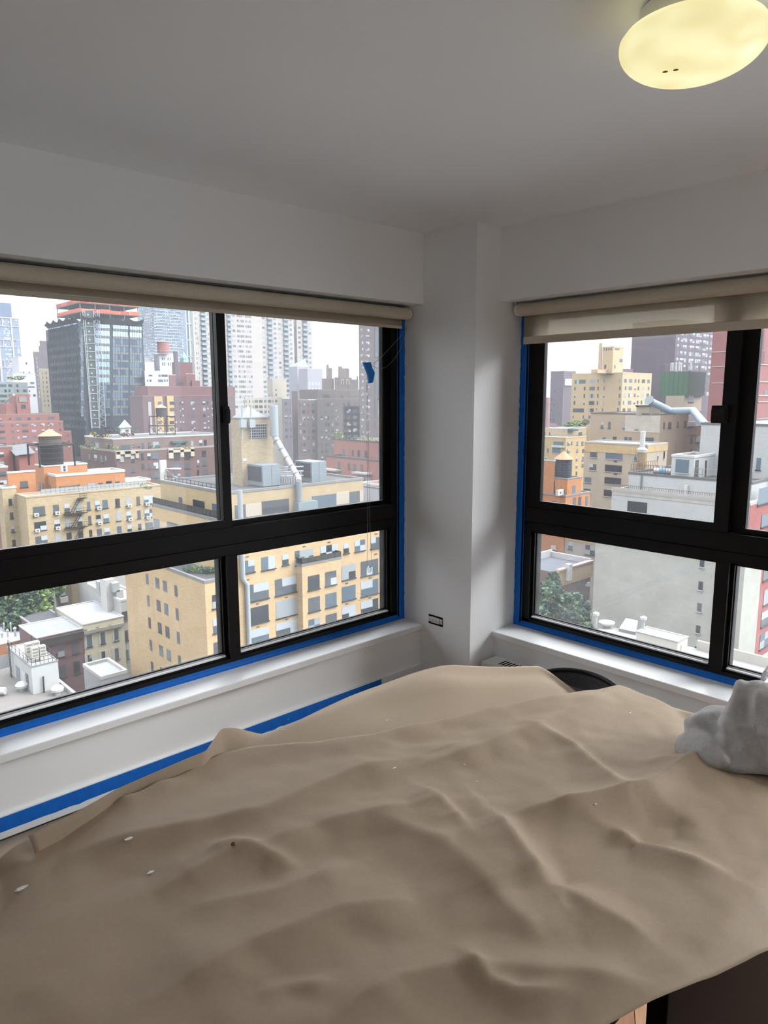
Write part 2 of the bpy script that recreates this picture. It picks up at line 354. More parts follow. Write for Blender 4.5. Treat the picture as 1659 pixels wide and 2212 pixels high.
# ---------------------------------------------------------------- ceiling lamp
def lamp(x, y, label, power, name):
    c = Vector((x, y, CEIL)); root = empty('ceiling_lamp', c, label, 'lamp')
    MB().lathe(c, [(.105, 0), (.118, -.012), (.118, -.045), (.10, -.05)], 40).build('canopy', mat('lamp_canopy', (.75, .74, .68, 1), .4, .4), root, smooth=True)
    prof = [(.10, -.046), (.128, -.05), (.150, -.060), (.159, -.072), (.160, -.082)]
    prof += [(.160*math.cos(t)**.86, -.082-.072*math.sin(t)) for t in [i*math.pi/2/14 for i in range(1, 14)]] + [(.004, -.154)]
    m = bpy.data.materials.new(name); m.use_nodes = True; N = m.node_tree.nodes; L = m.node_tree.links
    b = N['Principled BSDF']; b.inputs['Base Color'].default_value = (.75, .72, .6, 1); b.inputs['Roughness'].default_value = .25
    nz = N.new('ShaderNodeTexNoise'); nz.inputs['Scale'].default_value = 3.2; nz.inputs['Detail'].default_value = 0
    rp = N.new('ShaderNodeValToRGB'); w_ = power > 1; rp.color_ramp.elements[0].color = rgb(240, 247, 255) if w_ else rgb(240, 228, 160); rp.color_ramp.elements[1].color = rgb(243, 249, 255) if w_ else rgb(255, 248, 190)
    rp.color_ramp.elements[0].position = .35; rp.color_ramp.elements[1].position = .68
    L.new(nz.outputs['Fac'], rp.inputs[0]); L.new(rp.outputs[0], b.inputs['Emission Color']); b.inputs['Emission Strength'].default_value = power
    MB().lathe(c, prof, 56).build('glass_bowl', m, root, smooth=True)
    for x, y in ((1437, 151), (1460, 147)) if power < 1 else ():                                    # dead insects lying in the bowl
        p = onz(x, y, CEIL-.150)
        MB().lathe(p+Vector((0, 0, -.004)), [(.002, -.001), (.006, 0), (.002, .001)], 8).build('speck', mat('lamp_speck', rgb(150, 130, 60), .9, .1), root)
lamp(1.715, .815, 'round frosted glass ceiling lamp glowing warm yellow', .36, 'frosted_glowing_glass')
lamp(-.75, -.9, 'second round glass ceiling lamp farther back in the room behind the table', 3.5, 'bright_frosted_glass')  # unseen lamp added behind the camera to brighten the room
# ---------------------------------------------------------------- outlet, heater
def outlet():
    root = empty('electrical_outlet', (LX, 2.715, .357), 'open electrical outlet without its cover plate, low on the pillar', 'outlet')
    x = LX
    MB().box(x-.002, x, 2.660, 2.770, .358, .414).build('box_edge', mat('outlet_gap', (.006, .006, .006, 1), .8, .1), root, bevel=.006)  # black plate stands for the shade inside the open box
    wp = mat('outlet_plastic', (.66, .66, .65, 1), .35, .4)
    MB().box(x-.007, x-.002, 2.681, 2.749, .369, .404).build('receptacle', wp, root, bevel=.003)
    dk = mat('outlet_slot', (.01, .01, .01, 1), .6, .2)
    for y in (2.70, 2.728):
        for dz in (-.006, .006): MB().box(x-.0075, x-.0065, y-.002, y+.004, .385+dz-.0012, .385+dz+.0012).build('slot', dk, root)
        MB().box(x-.0075, x-.0065, y+.007, y+.010, .384, .389).build('slot', dk, root)
    for y in (2.667, 2.757):
        MB().box(x-.005, x-.002, y-.006, y+.011, .372, .402).build('mounting_ear', wp, root, bevel=.003)
        MB().tube([(x-.0065, y+.002, .387), (x-.004, y+.002, .387)], .0035, 10).build('screw', mat('outlet_screw', (.3, .3, .3, 1), .4, .5, .8), root)
outlet()
def heater():
    root = empty('baseboard_heater', (3.06, 1.3, 0), 'white metal heating cabinet with slotted top under the sill of the second window', 'heater')
    wm = mat('heater_enamel', (.78, .78, .77, 1), .35, .4)
    MB().box(3.0, RXW+.012, .2, 2.432, 0, .198).build('cabinet', wm, root, bevel=.004)
    dk = mat('heater_slot', (.02, .02, .02, 1), .8, .1)
    for y0 in (2.17, 1.88, 1.59, 1.30):
        for k in range(9):
            MB().box(3.035, 3.105, y0+k*.02, y0+k*.02+.009, .1975, .1992).build('grille_slot', dk, root)
heater()
# ---------------------------------------------------------------- table, chair
TZ = .728
def table():
    wd = mat('dark_brown_wood', rgb(20, 15, 10), .7, .06, noise_=(5, .15), streak=(.4, 6, 6))
    root = empty('dining_table', (.95, 1.0, 0), 'long dark brown wooden table hidden under brown paper, end panel showing', 'table')
    b = MB(); x0, x1, y0, y1, r = -.35, 1.97, .47, 1.50, .34; pl = []
    for cx, cy, a0 in ((x1-r, y0+r, -90), (x1-r, y1-r, 0), (x0+r, y1-r, 90), (x0+r, y0+r, 180)):
        pl += [(cx+r*math.cos(math.radians(a0+i*9)), cy+r*math.sin(math.radians(a0+i*9))) for i in range(11)]
    n = len(pl); b.add([(x, y, TZ-.035) for x, y in pl]+[(x, y, TZ) for x, y in pl], [tuple(range(n-1, -1, -1)), tuple(range(n, 2*n))]+[(i, (i+1) % n, n+(i+1) % n, n+i) for i in range(n)])
    b.build('tabletop', wd, root, bevel=.004)
    MB().box(1.165, 1.80, .49, .53, 0, TZ-.035).build('side_panel', wd, root, bevel=.003)
    MB().box(1.70, 1.77, 1.30, 1.37, 0, TZ-.035).build('leg', wd, root, bevel=.003)
    for y in (.58, 1.36): MB().box(-.30, -.23, y, y+.06, 0, TZ-.035).build('leg', wd, root, bevel=.003)
table()
def chair():
    root = empty('dining_chair', (2.36, 1.33, 0), 'dark grey fabric chair with curved back pushed in at the table end', 'chair')
    fb = mat('charcoal_weave', rgb(74, 74, 74), .85, .15, noise_=(160, .3)); pp = mat('black_piping', (.012, .012, .013, 1), .5, .3)
    c = Vector((2.40, 1.27, 0)); R = .30
    def arc(z, r, a0, a1, n): return [c+Vector((-r*math.cos(a), -r*math.sin(a), z)) for a in [a0+(a1-a0)*i/n for i in range(n+1)]]
    # the back wraps round the sitter, tallest in the middle; it stands on the far side of the seat
    b = MB(); n = 28; A = 1.15; cb = Vector((2.06, 1.33, 0)); rows = []
    for k, zz in enumerate((0, .2, .45, .7, .9, 1.0)):
        row = []
        for i in range(n+1):
            a = -A+2*A*i/n; top = .640-.075*(abs(a)/A)**2.2
            z = .44+(top-.44)*zz; r = .195+.035*zz
            row.append(cb+Vector((r*math.cos(a), r*math.sin(a)*1.12, z)))
        rows.append(row)
    for k in range(5):
        for i in range(n): b.quad(rows[k][i], rows[k][i+1], rows[k+1][i+1], rows[k+1][i])
    o = b.build('backrest', fb, root)
    bm = bmesh.new(); bm.from_mesh(o.data); bmesh.ops.remove_doubles(bm, verts=bm.verts, dist=1e-5); bm.to_mesh(o.data); bm.free()
    o.data.polygons.foreach_set('use_smooth', [True]*len(o.data.polygons))
    s = o.modifiers.new('pad', 'SOLIDIFY'); s.thickness = .028; s.offset = 1
    MB().tube([p+Vector((0, 0, .004)) for p in rows[-1]], .008, 8).build('piping', pp, root, smooth=True)
    MB().box(1.90, 2.27, 1.10, 1.56, .40, .47).build('seat', fb, root, bevel=.03)
    for x in (1.94, 2.22):
        for y in (1.14, 1.52): MB().tube([(x, y, .40), (x+(.03 if x > 2 else -.02), y+(.03 if y > 1.2 else -.03), 0)], [.018, .011], 10).build('leg', mat('chair_leg_wood', (.02, .014, .01, 1), .5, .3), root, smooth=True)
chair()
# ---------------------------------------------------------------- brown paper
m_paper = mat('kraft_paper', rgb(176, 157, 135), .68, .25, noise_=(120, .035), bump=(60, .03))
def gz(x, y, z=.752): p = onz(x, y, z); return Vector((p.x, p.y))
def seg_d(p, a, b):
    d = b-a; t = max(0, min(1, (p-a).dot(d)/max(d.length_squared, 1e-9))); q = a+d*t; side = d.x*(p.y-a.y)-d.y*(p.x-a.x)
    return (p-q).length*(1 if side > 0 else -1), t
# each ridge: pixel polyline, height, width on its far side, width on its near side (metres)
RIDGES = [
    ([(120, 1850), (330, 1810), (560, 1770), (760, 1680), (900, 1640)], .014, .16, .05),
    ([(330, 1930), (470, 1868), (700, 1790), (1000, 1730)], .012, .09, .07),
    ([(1065, 1765), (1130, 1850), (1185, 1912)], .018, .03, .09),
    ([(1100, 1765), (1260, 1745), (1400, 1718), (1540, 1640), (1660, 1620)], .022, .07, .045),
    ([(1185, 1914), (1240, 1940), (1330, 1990), (1420, 2040)], .010, .05, .06),
    ([(1185, 1914), (1290, 1850), (1400, 1800), (1480, 1760)], -.014, .06, .05),
    ([(915, 1706), (960, 1745), (1005, 1790)], .009, .012, .06),
    ([(1165, 1575), (1240, 1612), (1300, 1670), (1350, 1720)], .010, .015, .05),
    ([(1325, 1785), (1365, 1803), (1460, 1850), (1570, 1888)], .011, .02, .05),
    ([(1340, 1482), (1260, 1530), (1170, 1570), (1040, 1620), (900, 1660)], .012, .05, .07),
    ([(445, 1850), (500, 1835), (560, 1850), (640, 1880)], .008, .02, .035),
    ([(300, 2180), (520, 2060), (740, 1975), (900, 1950)], .012, .09, .06),
    ([(420, 1960), (600, 1930), (760, 1870)], .006, .03, .05),
    ([(700, 2212), (860, 2120), (1010, 2090), (1250, 2110), (1420, 2130)], .010, .05, .05),
    ([(1000, 2060), (1060, 2130), (1120, 2150), (1240, 2150)], .008, .02, .03),
    ([(800, 1770), (960, 1830), (1120, 1990), (1180, 2040)], .010, .07, .07),
    ([(1440, 1500), (1500, 1560), (1530, 1600)], -.008, .05, .05),
    ([(1380, 1650), (1520, 1680), (1659, 1700)], .010, .05, .05),
    ([(250, 1750), (300, 1720), (380, 1700)], .006, .03, .03),
    ([(560, 2150), (620, 2130), (720, 2125)], .004, .012, .02),
]
RW = [([gz(*p) for p in pl], h, wf, wn) for pl, h, wf, wn in RIDGES]
def crease(p):
    s = 0
    for pl, h, wf, wn in RW:
        best = None; n = len(pl)-1
        for i in range(n):
            d, t = seg_d(p, pl[i], pl[i+1])
            if best is None or abs(d) < abs(best[0]): best = (d, (i+t)/n)
        d, t = best; w = wf if d > 0 else wn
        if abs(d) > 3.5*w: continue
        fade = min(1, 4*t+.25, 4*(1-t)+.25)
        s += 1.9*h*fade*(.6*math.exp(-abs(d)/(w*.7))+.4*math.exp(-(d/w)**2))
    q = Vector((p.x*3.1, p.y*3.1, 0)); s += .007*noise.noise(q)+.006*abs(noise.noise(q*2.3+Vector((5, 1, 0))))+.0022*noise.noise(q*6)
    return s
def resample(pts, n):
    L = [0]
    for i in range(len(pts)-1): L.append(L[-1]+(pts[i+1]-pts[i]).length)
    out = []; j = 0
    for k in range(n+1):
        d = L[-1]*k/n
        while j < len(pts)-2 and L[j+1] < d: j += 1
        t = (d-L[j])/max(L[j+1]-L[j], 1e-9); out.append(pts[j]+(pts[j+1]-pts[j])*min(1, max(0, t)))
    return out
def sheet(name, far, near, nu, nv, hfun, label):
    F, Nn = resample(far, nu), resample(near, nu); vs, fs = [], []
    for j in range(nv+1):
        t = j/nv
        for i in range(nu+1):
            p = F[i]+(Nn[i]-F[i])*t; vs.append((p.x, p.y, hfun(p, t, i/nu)))
    for j in range(nv):
        for i in range(nu): a = j*(nu+1)+i; fs.append((a, a+nu+1, a+nu+2, a+1))
    b = MB(); b.add(vs, fs); o = b.build(name, m_paper); o.data.polygons.foreach_set('use_smooth', [True]*len(o.data.polygons))
    s = o.modifiers.new('thick', 'SOLIDIFY'); s.thickness = .0006; s.offset = -1
    return tag(o, label, 'paper', 'brown paper sheets covering the furniture and floor')
def sm(a, b, x): t = max(0, min(1, (x-a)/(b-a))); return t*t*(3-2*t)
def over(p):           # sag beyond the table's edges
    d = max(0, p.y-1.56, p.x-2.02, .43-p.y); return -1.1*d*d/(d+.05)
A_far = [gz(*p) for p in [(-190, 1960), (-60, 1885), (0, 1850), (60, 1815), (110, 1791), (148, 1774), (220, 1755), (297, 1732), (360, 1702), (410, 1673), (430, 1657), (471, 1635), (520, 1623), (560, 1616), (700, 1609), (800, 1598), (950, 1560), (1060, 1535), (1180, 1516), (1250, 1500), (1340, 1480), (1450, 1498), (1600, 1533), (1700, 1556), (1850, 1600)]]
A_near = [Vector(q) for q in [(-.32, .56), (.0, .50), (.45, .47)]] + [gz(*p) for p in [(1310, 2212), (1442, 2142), (1550, 2078), (1659, 2006), (1800, 1900)]] + [Vector((1.9, .33))]
def hA(p, t, u):
    e = (1-sm(0, .09, t))
    curl = .014*e*sm(.12, .3, u)*(1-sm(.66, .72, u)) + .010*e*sm(.0, .2, u)*(1-sm(.2, .3, u))
    z = .747+crease(p)+curl+over(p)
    z -= .05*sm(.36, .22, p.x)*sm(1.2, 1.5, p.y)
    return max(z, TZ+.006) if (-.35 < p.x < 1.97 and .50 < p.y < 1.50) else z
sheet('brown_paper', A_far, A_near, 230, 150, hA, 'large creased brown paper sheet on the table, lapping over the farther sheet')
B_far = [gz(*p, .788) for p in [(60, 1806), (123, 1774), (190, 1740), (256, 1702), (330, 1670), (400, 1640), (445, 1622)]] + [gz(*p, .748) for p in [(480, 1602), (560, 1560), (620, 1520), (690, 1475), (752, 1441), (830, 1438), (905, 1437), (1040, 1437), (1165, 1438), (1186, 1450), (1251, 1503)]]
B_near = [gz(*p)+Vector((.02, -.10)) for p in [(60, 1815), (110, 1790), (180, 1756), (300, 1703), (440, 1640), (560, 1615), (700, 1609), (800, 1598), (950, 1560), (1060, 1535), (1180, 1516), (1251, 1503)]]
def hB(p, t, u):
    left = (1-sm(.26, .36, u))
    flat = .736+.012*(noise.noise(Vector((p.x*4, p.y*4, 3)))+.3)*(1-sm(.55, .95, t)) + over(p)*.5
    flat += .014*math.exp(-((t-.35)/.18)**2)*sm(.3, .45, u)*(1-sm(.8, .95, u)) + .010*math.exp(-(t/.12)**2)*sm(.45, .6, u)
    trough = .788 - .056*sm(0, .40, t)
    z = left*trough + (1-left)*flat
    z = min(z, .738) if t > .5 and left > .5 else min(z, .744) if t > .8 else z
    return max(z, TZ+.003) if (p.x < 1.97 and p.y < 1.5) else z
sheet('brown_paper', B_far, B_near, 150, 36, hB, 'farther brown paper sheet slipped under the other, its side edge curled up')
sheet('brown_paper', [Vector((-1.2, 2.80)), Vector((2.7, 2.80))], [Vector((-1.2, 1.7)), Vector((2.7, 1.7))], 60, 16, lambda p, t, u: .004+.003*(noise.noise(Vector((p.x*3, p.y*3, 0)))+1), 'brown paper laid flat on the floor along the baseboard')
def flakes():
    rnd = random.Random(5); fm = mat('paint_flake', (.85, .85, .82, 1), .6, .2); dm = mat('brown_crumb', rgb(120, 90, 60), .8, .2)
    spots = [(277, 1813, 9), (325, 1886, 8), (47, 1920, 11), (852, 1660, 6), (836, 1557, 4), (623, 1554, 4), (602, 1573, 4), (612, 1577, 3), (683, 1508, 3), (690, 1512, 3), (1287, 1738, 4), (1361, 1541, 5), (1030, 1690, 3), (1003, 1653, 3)]
    dg = bpy.context.evaluated_depsgraph_get()
    for x, y, s in spots:
        hit, loc, nrm, _, ob, _ = SC.ray_cast(dg, CAM, ray(x, y).normalized())
        r = s*.0007; b = MB(); n = 6; a0 = rnd.random()*6
        for zz in (0, .0016):
            for k in range(n):
                a = a0+2*math.pi*k/n; rr = r*rnd.uniform(.6, 1.2); b.v.append(loc+Vector((rr*math.cos(a)*1.5, rr*math.sin(a)*.7, zz+.0006)))
        b.f = [tuple(range(n-1, -1, -1)), tuple(range(n, 2*n))]+[(k, (k+1) % n, n+(k+1) % n, n+k) for k in range(n)]; b.m = [0]*len(b.f)
        tag(b.build('paint_flake', fm), 'small white flake of dried paint lying on the brown paper', 'paint flake', 'paint flakes on the paper')
    hit, loc, *_ = SC.ray_cast(dg, CAM, ray(504, 1827).normalized())
    tag(MB().lathe(loc+Vector((0, 0, .0006)), [(.002, 0), (.005, .002), (.004, .006), (.001, .008)], 7).build('crumb', dm), 'single brown crumb with a small shadow on the brown paper', 'crumb')
# ---------------------------------------------------------------- towel, bottle, case
def towel():
    bm = bmesh.new()
    def blob(px, py, z, sx, sy, sz, rz=0.0):
        p = onz(px, py, z); m = Matrix.Translation((p.x, p.y, z)) @ Matrix.Rotation(rz, 4, 'Z') @ Matrix.Diagonal((sx, sy, sz, 1))
        bmesh.ops.create_icosphere(bm, subdivisions=3, radius=1, matrix=m)
    def roll(path, r0, r1, n=14):
        P = [(lambda p: Vector((p.x, p.y, z)))(onz(x, y, z)) for x, y, z in path]
        for k in range(n+1):
            f = k/n*(len(P)-1); i = min(int(f), len(P)-2); c = P[i].lerp(P[i+1], f-i); r = r0+(r1-r0)*k/n
            bmesh.ops.create_icosphere(bm, subdivisions=2, radius=r, matrix=Matrix.Translation(c))
    blob(1530, 1612, .785, .085, .060, .050, .6); blob(1545, 1585, .80, .075, .075, .060, .6); blob(1548, 1566, .81, .06, .055, .050, .4); blob(1500, 1618, .778, .06, .045, .034, .7); blob(1565, 1610, .79, .07, .07, .05)
    roll([(1612, 1490, .925), (1588, 1530, .88), (1570, 1580, .84), (1572, 1622, .80), (1605, 1640, .775)], .022, .030, 18)
    roll([(1632, 1500, .92), (1625, 1545, .87), (1615, 1590, .83), (1640, 1630, .79)], .036, .040, 16)
    roll([(1655, 1515, .91), (1665, 1570, .86), (1662, 1640, .785)], .045, .045, 14)
    roll([(1480, 1625, .766), (1530, 1650, .764), (1590, 1658, .766), (1650, 1652, .77)], .016, .024, 20)
    roll([(1700, 1510, .90), (1710, 1600, .82), (1700, 1650, .78)], .06, .06, 10)
    roll([(1604, 1600, .815), (1625, 1575, .845), (1650, 1560, .865)], .018, .026, 10)
    blob(1600, 1620, .78, .06, .05, .03)
    me = bpy.data.meshes.new('towel'); bm.to_mesh(me); bm.free(); me.materials.append(mat('grey_terry_cloth', rgb(206, 204, 203), .95, .05, noise_=(60, .10), bump=(420, .55)))
    o = bpy.data.objects.new('towel', me); COL.objects.link(o)
    r = o.modifiers.new('weld', 'REMESH'); r.mode = 'VOXEL'; r.voxel_size = .0042
    s = o.modifiers.new('relax', 'SMOOTH'); s.iterations = 7
    dg = bpy.context.evaluated_depsgraph_get(); ev = o.evaluated_get(dg); nm = bpy.data.meshes.new_from_object(ev); o.modifiers.clear(); o.data = nm
    nm.update()
    folds = [([(1600, 1480), (1570, 1560), (1560, 1630), (1580, 1655)], .012), ([(1640, 1500), (1628, 1560), (1640, 1600)], .010), ([(1600, 1570), (1650, 1585)], .007),
             ([(1490, 1560), (1540, 1545)], .008), ([(1500, 1650), (1570, 1640), (1600, 1610)], .010), ([(1520, 1560), (1560, 1590), (1575, 1640)], -.014)]
    import mathutils
    def pix(p):
        q = p-CAM; w = q.dot(FWD); return Vector((CX+FPX*q.dot(RGT)/w, CY+FPX*q.dot(DWN)/w))
    nr = [v.normal.copy() for v in nm.vertices]
    for v, n_ in zip(nm.vertices, nr):
        p = pix(v.co); s = 0
        for pl, h in folds:
            dd = min(abs(seg_d(p, Vector(pl[i]), Vector(pl[i+1]))[0]) for i in range(len(pl)-1)); s += h*math.exp(-(dd/11)**2)
        q = v.co*14; s += .006*noise.noise(q)+.003*noise.noise(q*2.3)
        v.co += n_*s
        if v.co.z < .757: v.co.z = .757+ (v.co.z-.757)*.05
    nm.polygons.foreach_set('use_smooth', [True]*len(nm.polygons)); nm.update()
    tag(o, 'crumpled grey terry towel lying in a heap on the brown paper at the table end', 'towel')
    return pix
towel()
def extras():
    p = onz(1668, 1612, .80)
    b = MB().box(p.x-.03, p.x+.16, p.y-.10, p.y+.045, .757, .845)
    tag(b.build('tool_case', mat('black_case_plastic', (.01, .01, .011, 1), .5, .3), bevel=.006), 'black plastic case half hidden under the grey towel at the frame edge', 'case')
    p = at(1676, 1480, 2.28); zb = .755
    g = glass_mat('clear_bottle_plastic', (.93, .95, .96), .10)
    root = empty('water_bottle', (p.x, p.y, zb), 'clear plastic bottle standing behind the grey towel', 'bottle')
    h = p.z-zb
    MB().lathe((p.x, p.y, zb), [(.03, 0), (.046, .004), (.046, h*.5), (.043, h*.55), (.046, h*.6), (.046, h-.0), (.042, h+.03), (.03, h+.055), (.016, h+.07), (.013, h+.10)], 28).build('body', g, root, smooth=True)
    MB().lathe((p.x, p.y, zb+h+.09), [(.016, 0), (.016, .022), (.012, .024)], 20).build('cap', m_cap, root, smooth=True)
extras()
flakes()
# ---------------------------------------------------------------- city: builders
GROUND = -54.0
ALB = 1/3.0                                       # outdoor surfaces: reflectance for a given daylight colour
def alb(r, g, b): return (lin(r)*ALB, lin(g)*ALB, lin(b)*ALB, 1)
def wallm(name, r, g, b, brick=.06, n=.07): return mat(name, alb(r, g, b), .9, .15, noise_=(.35, n), brick=brick or None)
def plain(name, r, g, b, rough=.8, n=.05, sc=.5): return mat(name, alb(r, g, b), rough, .25, noise_=(sc, n))
def view(ox, oy, s): return lambda x, y: (ox+x/s, oy+y/s)
PX = lambda x, y: (x, y)
va, vb, vc, vd, ve = view(0, 630, 9.217), view(90, 640, 6.913), view(290, 650, 8.732), view(0, 840, 8.295), view(150, 860, 5.027)
vf, vg, vh, vi, vj = view(0, 990, 6.636), view(200, 1020, 5.721), view(485, 670, 7.716), view(640, 680, 7.9), view(490, 860, 7.213)
vk, vl, vm, vn, vo = view(640, 900, 8.295), view(0, 1230, 6.144), view(0, 1360, 5.53), view(200, 1190, 5.721), view(470, 1120, 3.606)
vp, vq, vr, vs_, vt = view(1150, 720, 6.144), view(1350, 710, 7.213), view(1150, 890, 9.217), view(1300, 880, 6.144), view(1600, 700, 4.916)
vu, vv, vw = view(1145, 1140, 8.508), view(1280, 1300, 5.925), view(1570, 1210, 7.629)
def pane_mat(name, c, rough=.12): return mat(name, (c[0], c[1], c[2], 1), rough, .5)
G_DARK = [pane_mat('pane_dark', (.020, .024, .028)), pane_mat('pane_grey', (.045, .052, .058)), pane_mat('pane_blue', (.05, .07, .09))]
G_BLIND = [mat('window_blind', alb(205, 215, 222), .7, .2), mat('window_curtain', alb(180, 188, 192), .7, .2)]
F_DARK = plain('window_frame_dark', 70, 72, 72); F_LIGHT = plain('window_frame_light', 196, 198, 196); F_TAN = plain('window_frame_tan', 150, 140, 120)
STY = {'s': (1, 2), 'p': (2, 2), 't': (3, 2), 'q': (4, 2), 'd': (1, 1), 'f': (2, 1), 'g': (3, 1), 'h': (5, 1), 'x': (3, 3), 'm': (2, 3)}
_wc = {}
def wmesh(w, h, sty, fm, mask, gm, sill):
    w, h = round(w*8)/8 or .25, round(h*8)/8 or .25
    key = (w, h, sty, fm.name, mask, gm, sill)
    if key in _wc: return _wc[key]
    nc, nr = STY[sty]; t = .05+.02*(w > 1.5)
    bm = bmesh.new(); V = [[bm.verts.new((-w/2+w*i/nc, -.07, -h/2+h*j/nr)) for i in range(nc+1)] for j in range(nr+1)]
    fs = [bm.faces.new((V[j][i], V[j][i+1], V[j+1][i+1], V[j+1][i])) for j in range(nr) for i in range(nc)]
    bmesh.ops.inset_individual(bm, faces=fs, thickness=t, depth=0); bmesh.ops.delete(bm, geom=fs, context='FACES_ONLY')
    bmesh.ops.solidify(bm, geom=bm.faces[:], thickness=-.08)
    if sill: bmesh.ops.create_cube(bm, size=1, matrix=Matrix.Translation((0, -.09, -h/2-.06)) @ Matrix.Diagonal((w+.2, .2, .12, 1)))
    fme = bpy.data.meshes.new('window'); bm.to_mesh(fme); bm.free(); fme.materials.append(fm)
    pme = bpy.data.meshes.new('pane')
    vs = [(-w/2+w*i/nc, -.03, -h/2+h*j/nr) for j in range(nr+1) for i in range(nc+1)]; fl = []; mi = []
    for j in range(nr):
        for i in range(nc): a = j*(nc+1)+i; fl.append((a, a+1, a+nc+2, a+nc+1)); mi.append(1 if (mask >> (j*nc+i)) & 1 else 0)
    pme.from_pydata(vs, [], fl); pme.materials.append(G_DARK[gm]); pme.materials.append(G_BLIND[mask % 2]); pme.polygons.foreach_set('material_index', mi); pme.update()
    _wc[key] = (fme, pme); return _wc[key]
WR = random.Random(17)
class Tier:
    def __init__(s, b, x0, x1, y0, y1, z0, zt): s.b, s.x0, s.x1, s.y0, s.y1, s.z0, s.zt = b, x0, x1, y0, y1, z0, zt
    def pt(s, face, px, py, off=0.0): return ony(px, py, s.y0-off) if face == 'S' else onx(px, py, s.x0-off)
    def one(s, face, l, r, zb, zt, v, sty, blind, fm, sill=True):
        w = abs(r-l); h = zt-zb; nc, nr = STY[sty]; mask = 0
        if blind > 0 and sty not in 'd':
            mode = WR.random()
            if mode < blind:
                for i in range(nc):
                    if WR.random() < .7: mask |= 1 << ((nr-1)*nc+i)
                    if nr > 1 and WR.random() < .35: mask |= 1 << i
        fme, pme = wmesh(w, h, sty, fm, mask, WR.choice((0, 0, 1, 1, 2)), sill and h > .9)
        c = (l+r)/2
        loc = (c, s.y0-.012, (zb+zt)/2) if face == 'S' else (s.x0-.012, c, (zb+zt)/2)
        o = link('window', fme, s.b.root, loc, 0 if face == 'S' else -math.pi/2)
        p = bpy.data.objects.new('pane', pme); COL.objects.link(p); p.parent = o
        return o
    def win(s, face, V, rects, sty='s', blind=.5, fm=None, sill=True):
        fm = fm or s.b.fm
        for q in rects:
            st = q[4] if len(q) > 4 else sty
            cx, cy = V((q[0]+q[1])/2, (q[2]+q[3])/2)
            a = s.pt(face, V(q[0], 0)[0], cy); b = s.pt(face, V(q[1], 0)[0], cy)
            t = s.pt(face, cx, V(0, q[2])[1]); d = s.pt(face, cx, V(0, q[3])[1])
            l, r = (a.x, b.x) if face == 'S' else (a.y, b.y)
            s.one(face, l, r, d.z, t.z, V, st, blind, fm, sill)
    def grid(s, face, V, cols, rows, refx, sty='s', blind=.5, fm=None, refy=None, sill=True, skip=()):
        """cols: (left, right[, style]) read at the height refy; rows: (top, bottom) read at the column refx"""
        fm = fm or s.b.fm; refy = refy if refy is not None else (rows[0][0]+rows[0][1])/2
        rx = V(refx, 0)[0]; ry = V(0, refy)[1]
        for ri, (t, b) in enumerate(rows):
            zt = s.pt(face, rx, V(0, t)[1]).z; zb = s.pt(face, rx, V(0, b)[1]).z
            for ci, q in enumerate(cols):
                if (ri, ci) in skip: continue
                a = s.pt(face, V(q[0], 0)[0], ry); c = s.pt(face, V(q[1], 0)[0], ry)
                l, r = (a.x, c.x) if face == 'S' else (a.y, c.y)
                s.one(face, l, r, zb, zt, V, q[2] if len(q) > 2 else sty, blind, fm, sill)
    def many(s, face, V, cols, rows, refx, mats, refy=None, depth=.08, name='windows', pick=None, gap=0):
        """windows too small to pick apart: real panes standing proud, joined in one part"""
        refy = refy if refy is not None else (rows[0][0]+rows[0][1])/2
        rx = V(refx, 0)[0]; ry = V(0, refy)[1]; m = MB()
        for (t, b) in rows:
            zt = s.pt(face, rx, V(0, t)[1]).z; zb = s.pt(face, rx, V(0, b)[1]).z
            for ci, q in enumerate(cols):
                a = s.pt(face, V(q[0], 0)[0], ry); c = s.pt(face, V(q[1], 0)[0], ry); i = pick(ci) if pick else WR.randrange(len(mats))
                if face == 'S': m.box(a.x+gap, c.x-gap, s.y0-depth, s.y0+.05, zb, zt, i)
                else: m.box(s.x0-depth, s.x0+.05, a.y-gap, c.y+gap, zb, zt, i)
        return tag(m.build(name, mats, s.b.root), kind='stuff')
    def panel(s, face, V, q, m, name, d=.15, th=None):
        cx, cy = V((q[0]+q[1])/2, (q[2]+q[3])/2)
        a = s.pt(face, V(q[0], 0)[0], cy); c = s.pt(face, V(q[1], 0)[0], cy); t = s.pt(face, cx, V(0, q[2])[1]); b = s.pt(face, cx, V(0, q[3])[1])
        k = MB()
        if face == 'S': k.box(a.x, c.x, s.y0-d, s.y0+(th or .02), b.z, t.z)
        else: k.box(s.x0-d, s.x0+(th or .02), a.y, c.y, b.z, t.z)
        return k.build(name, m, s.b.root)
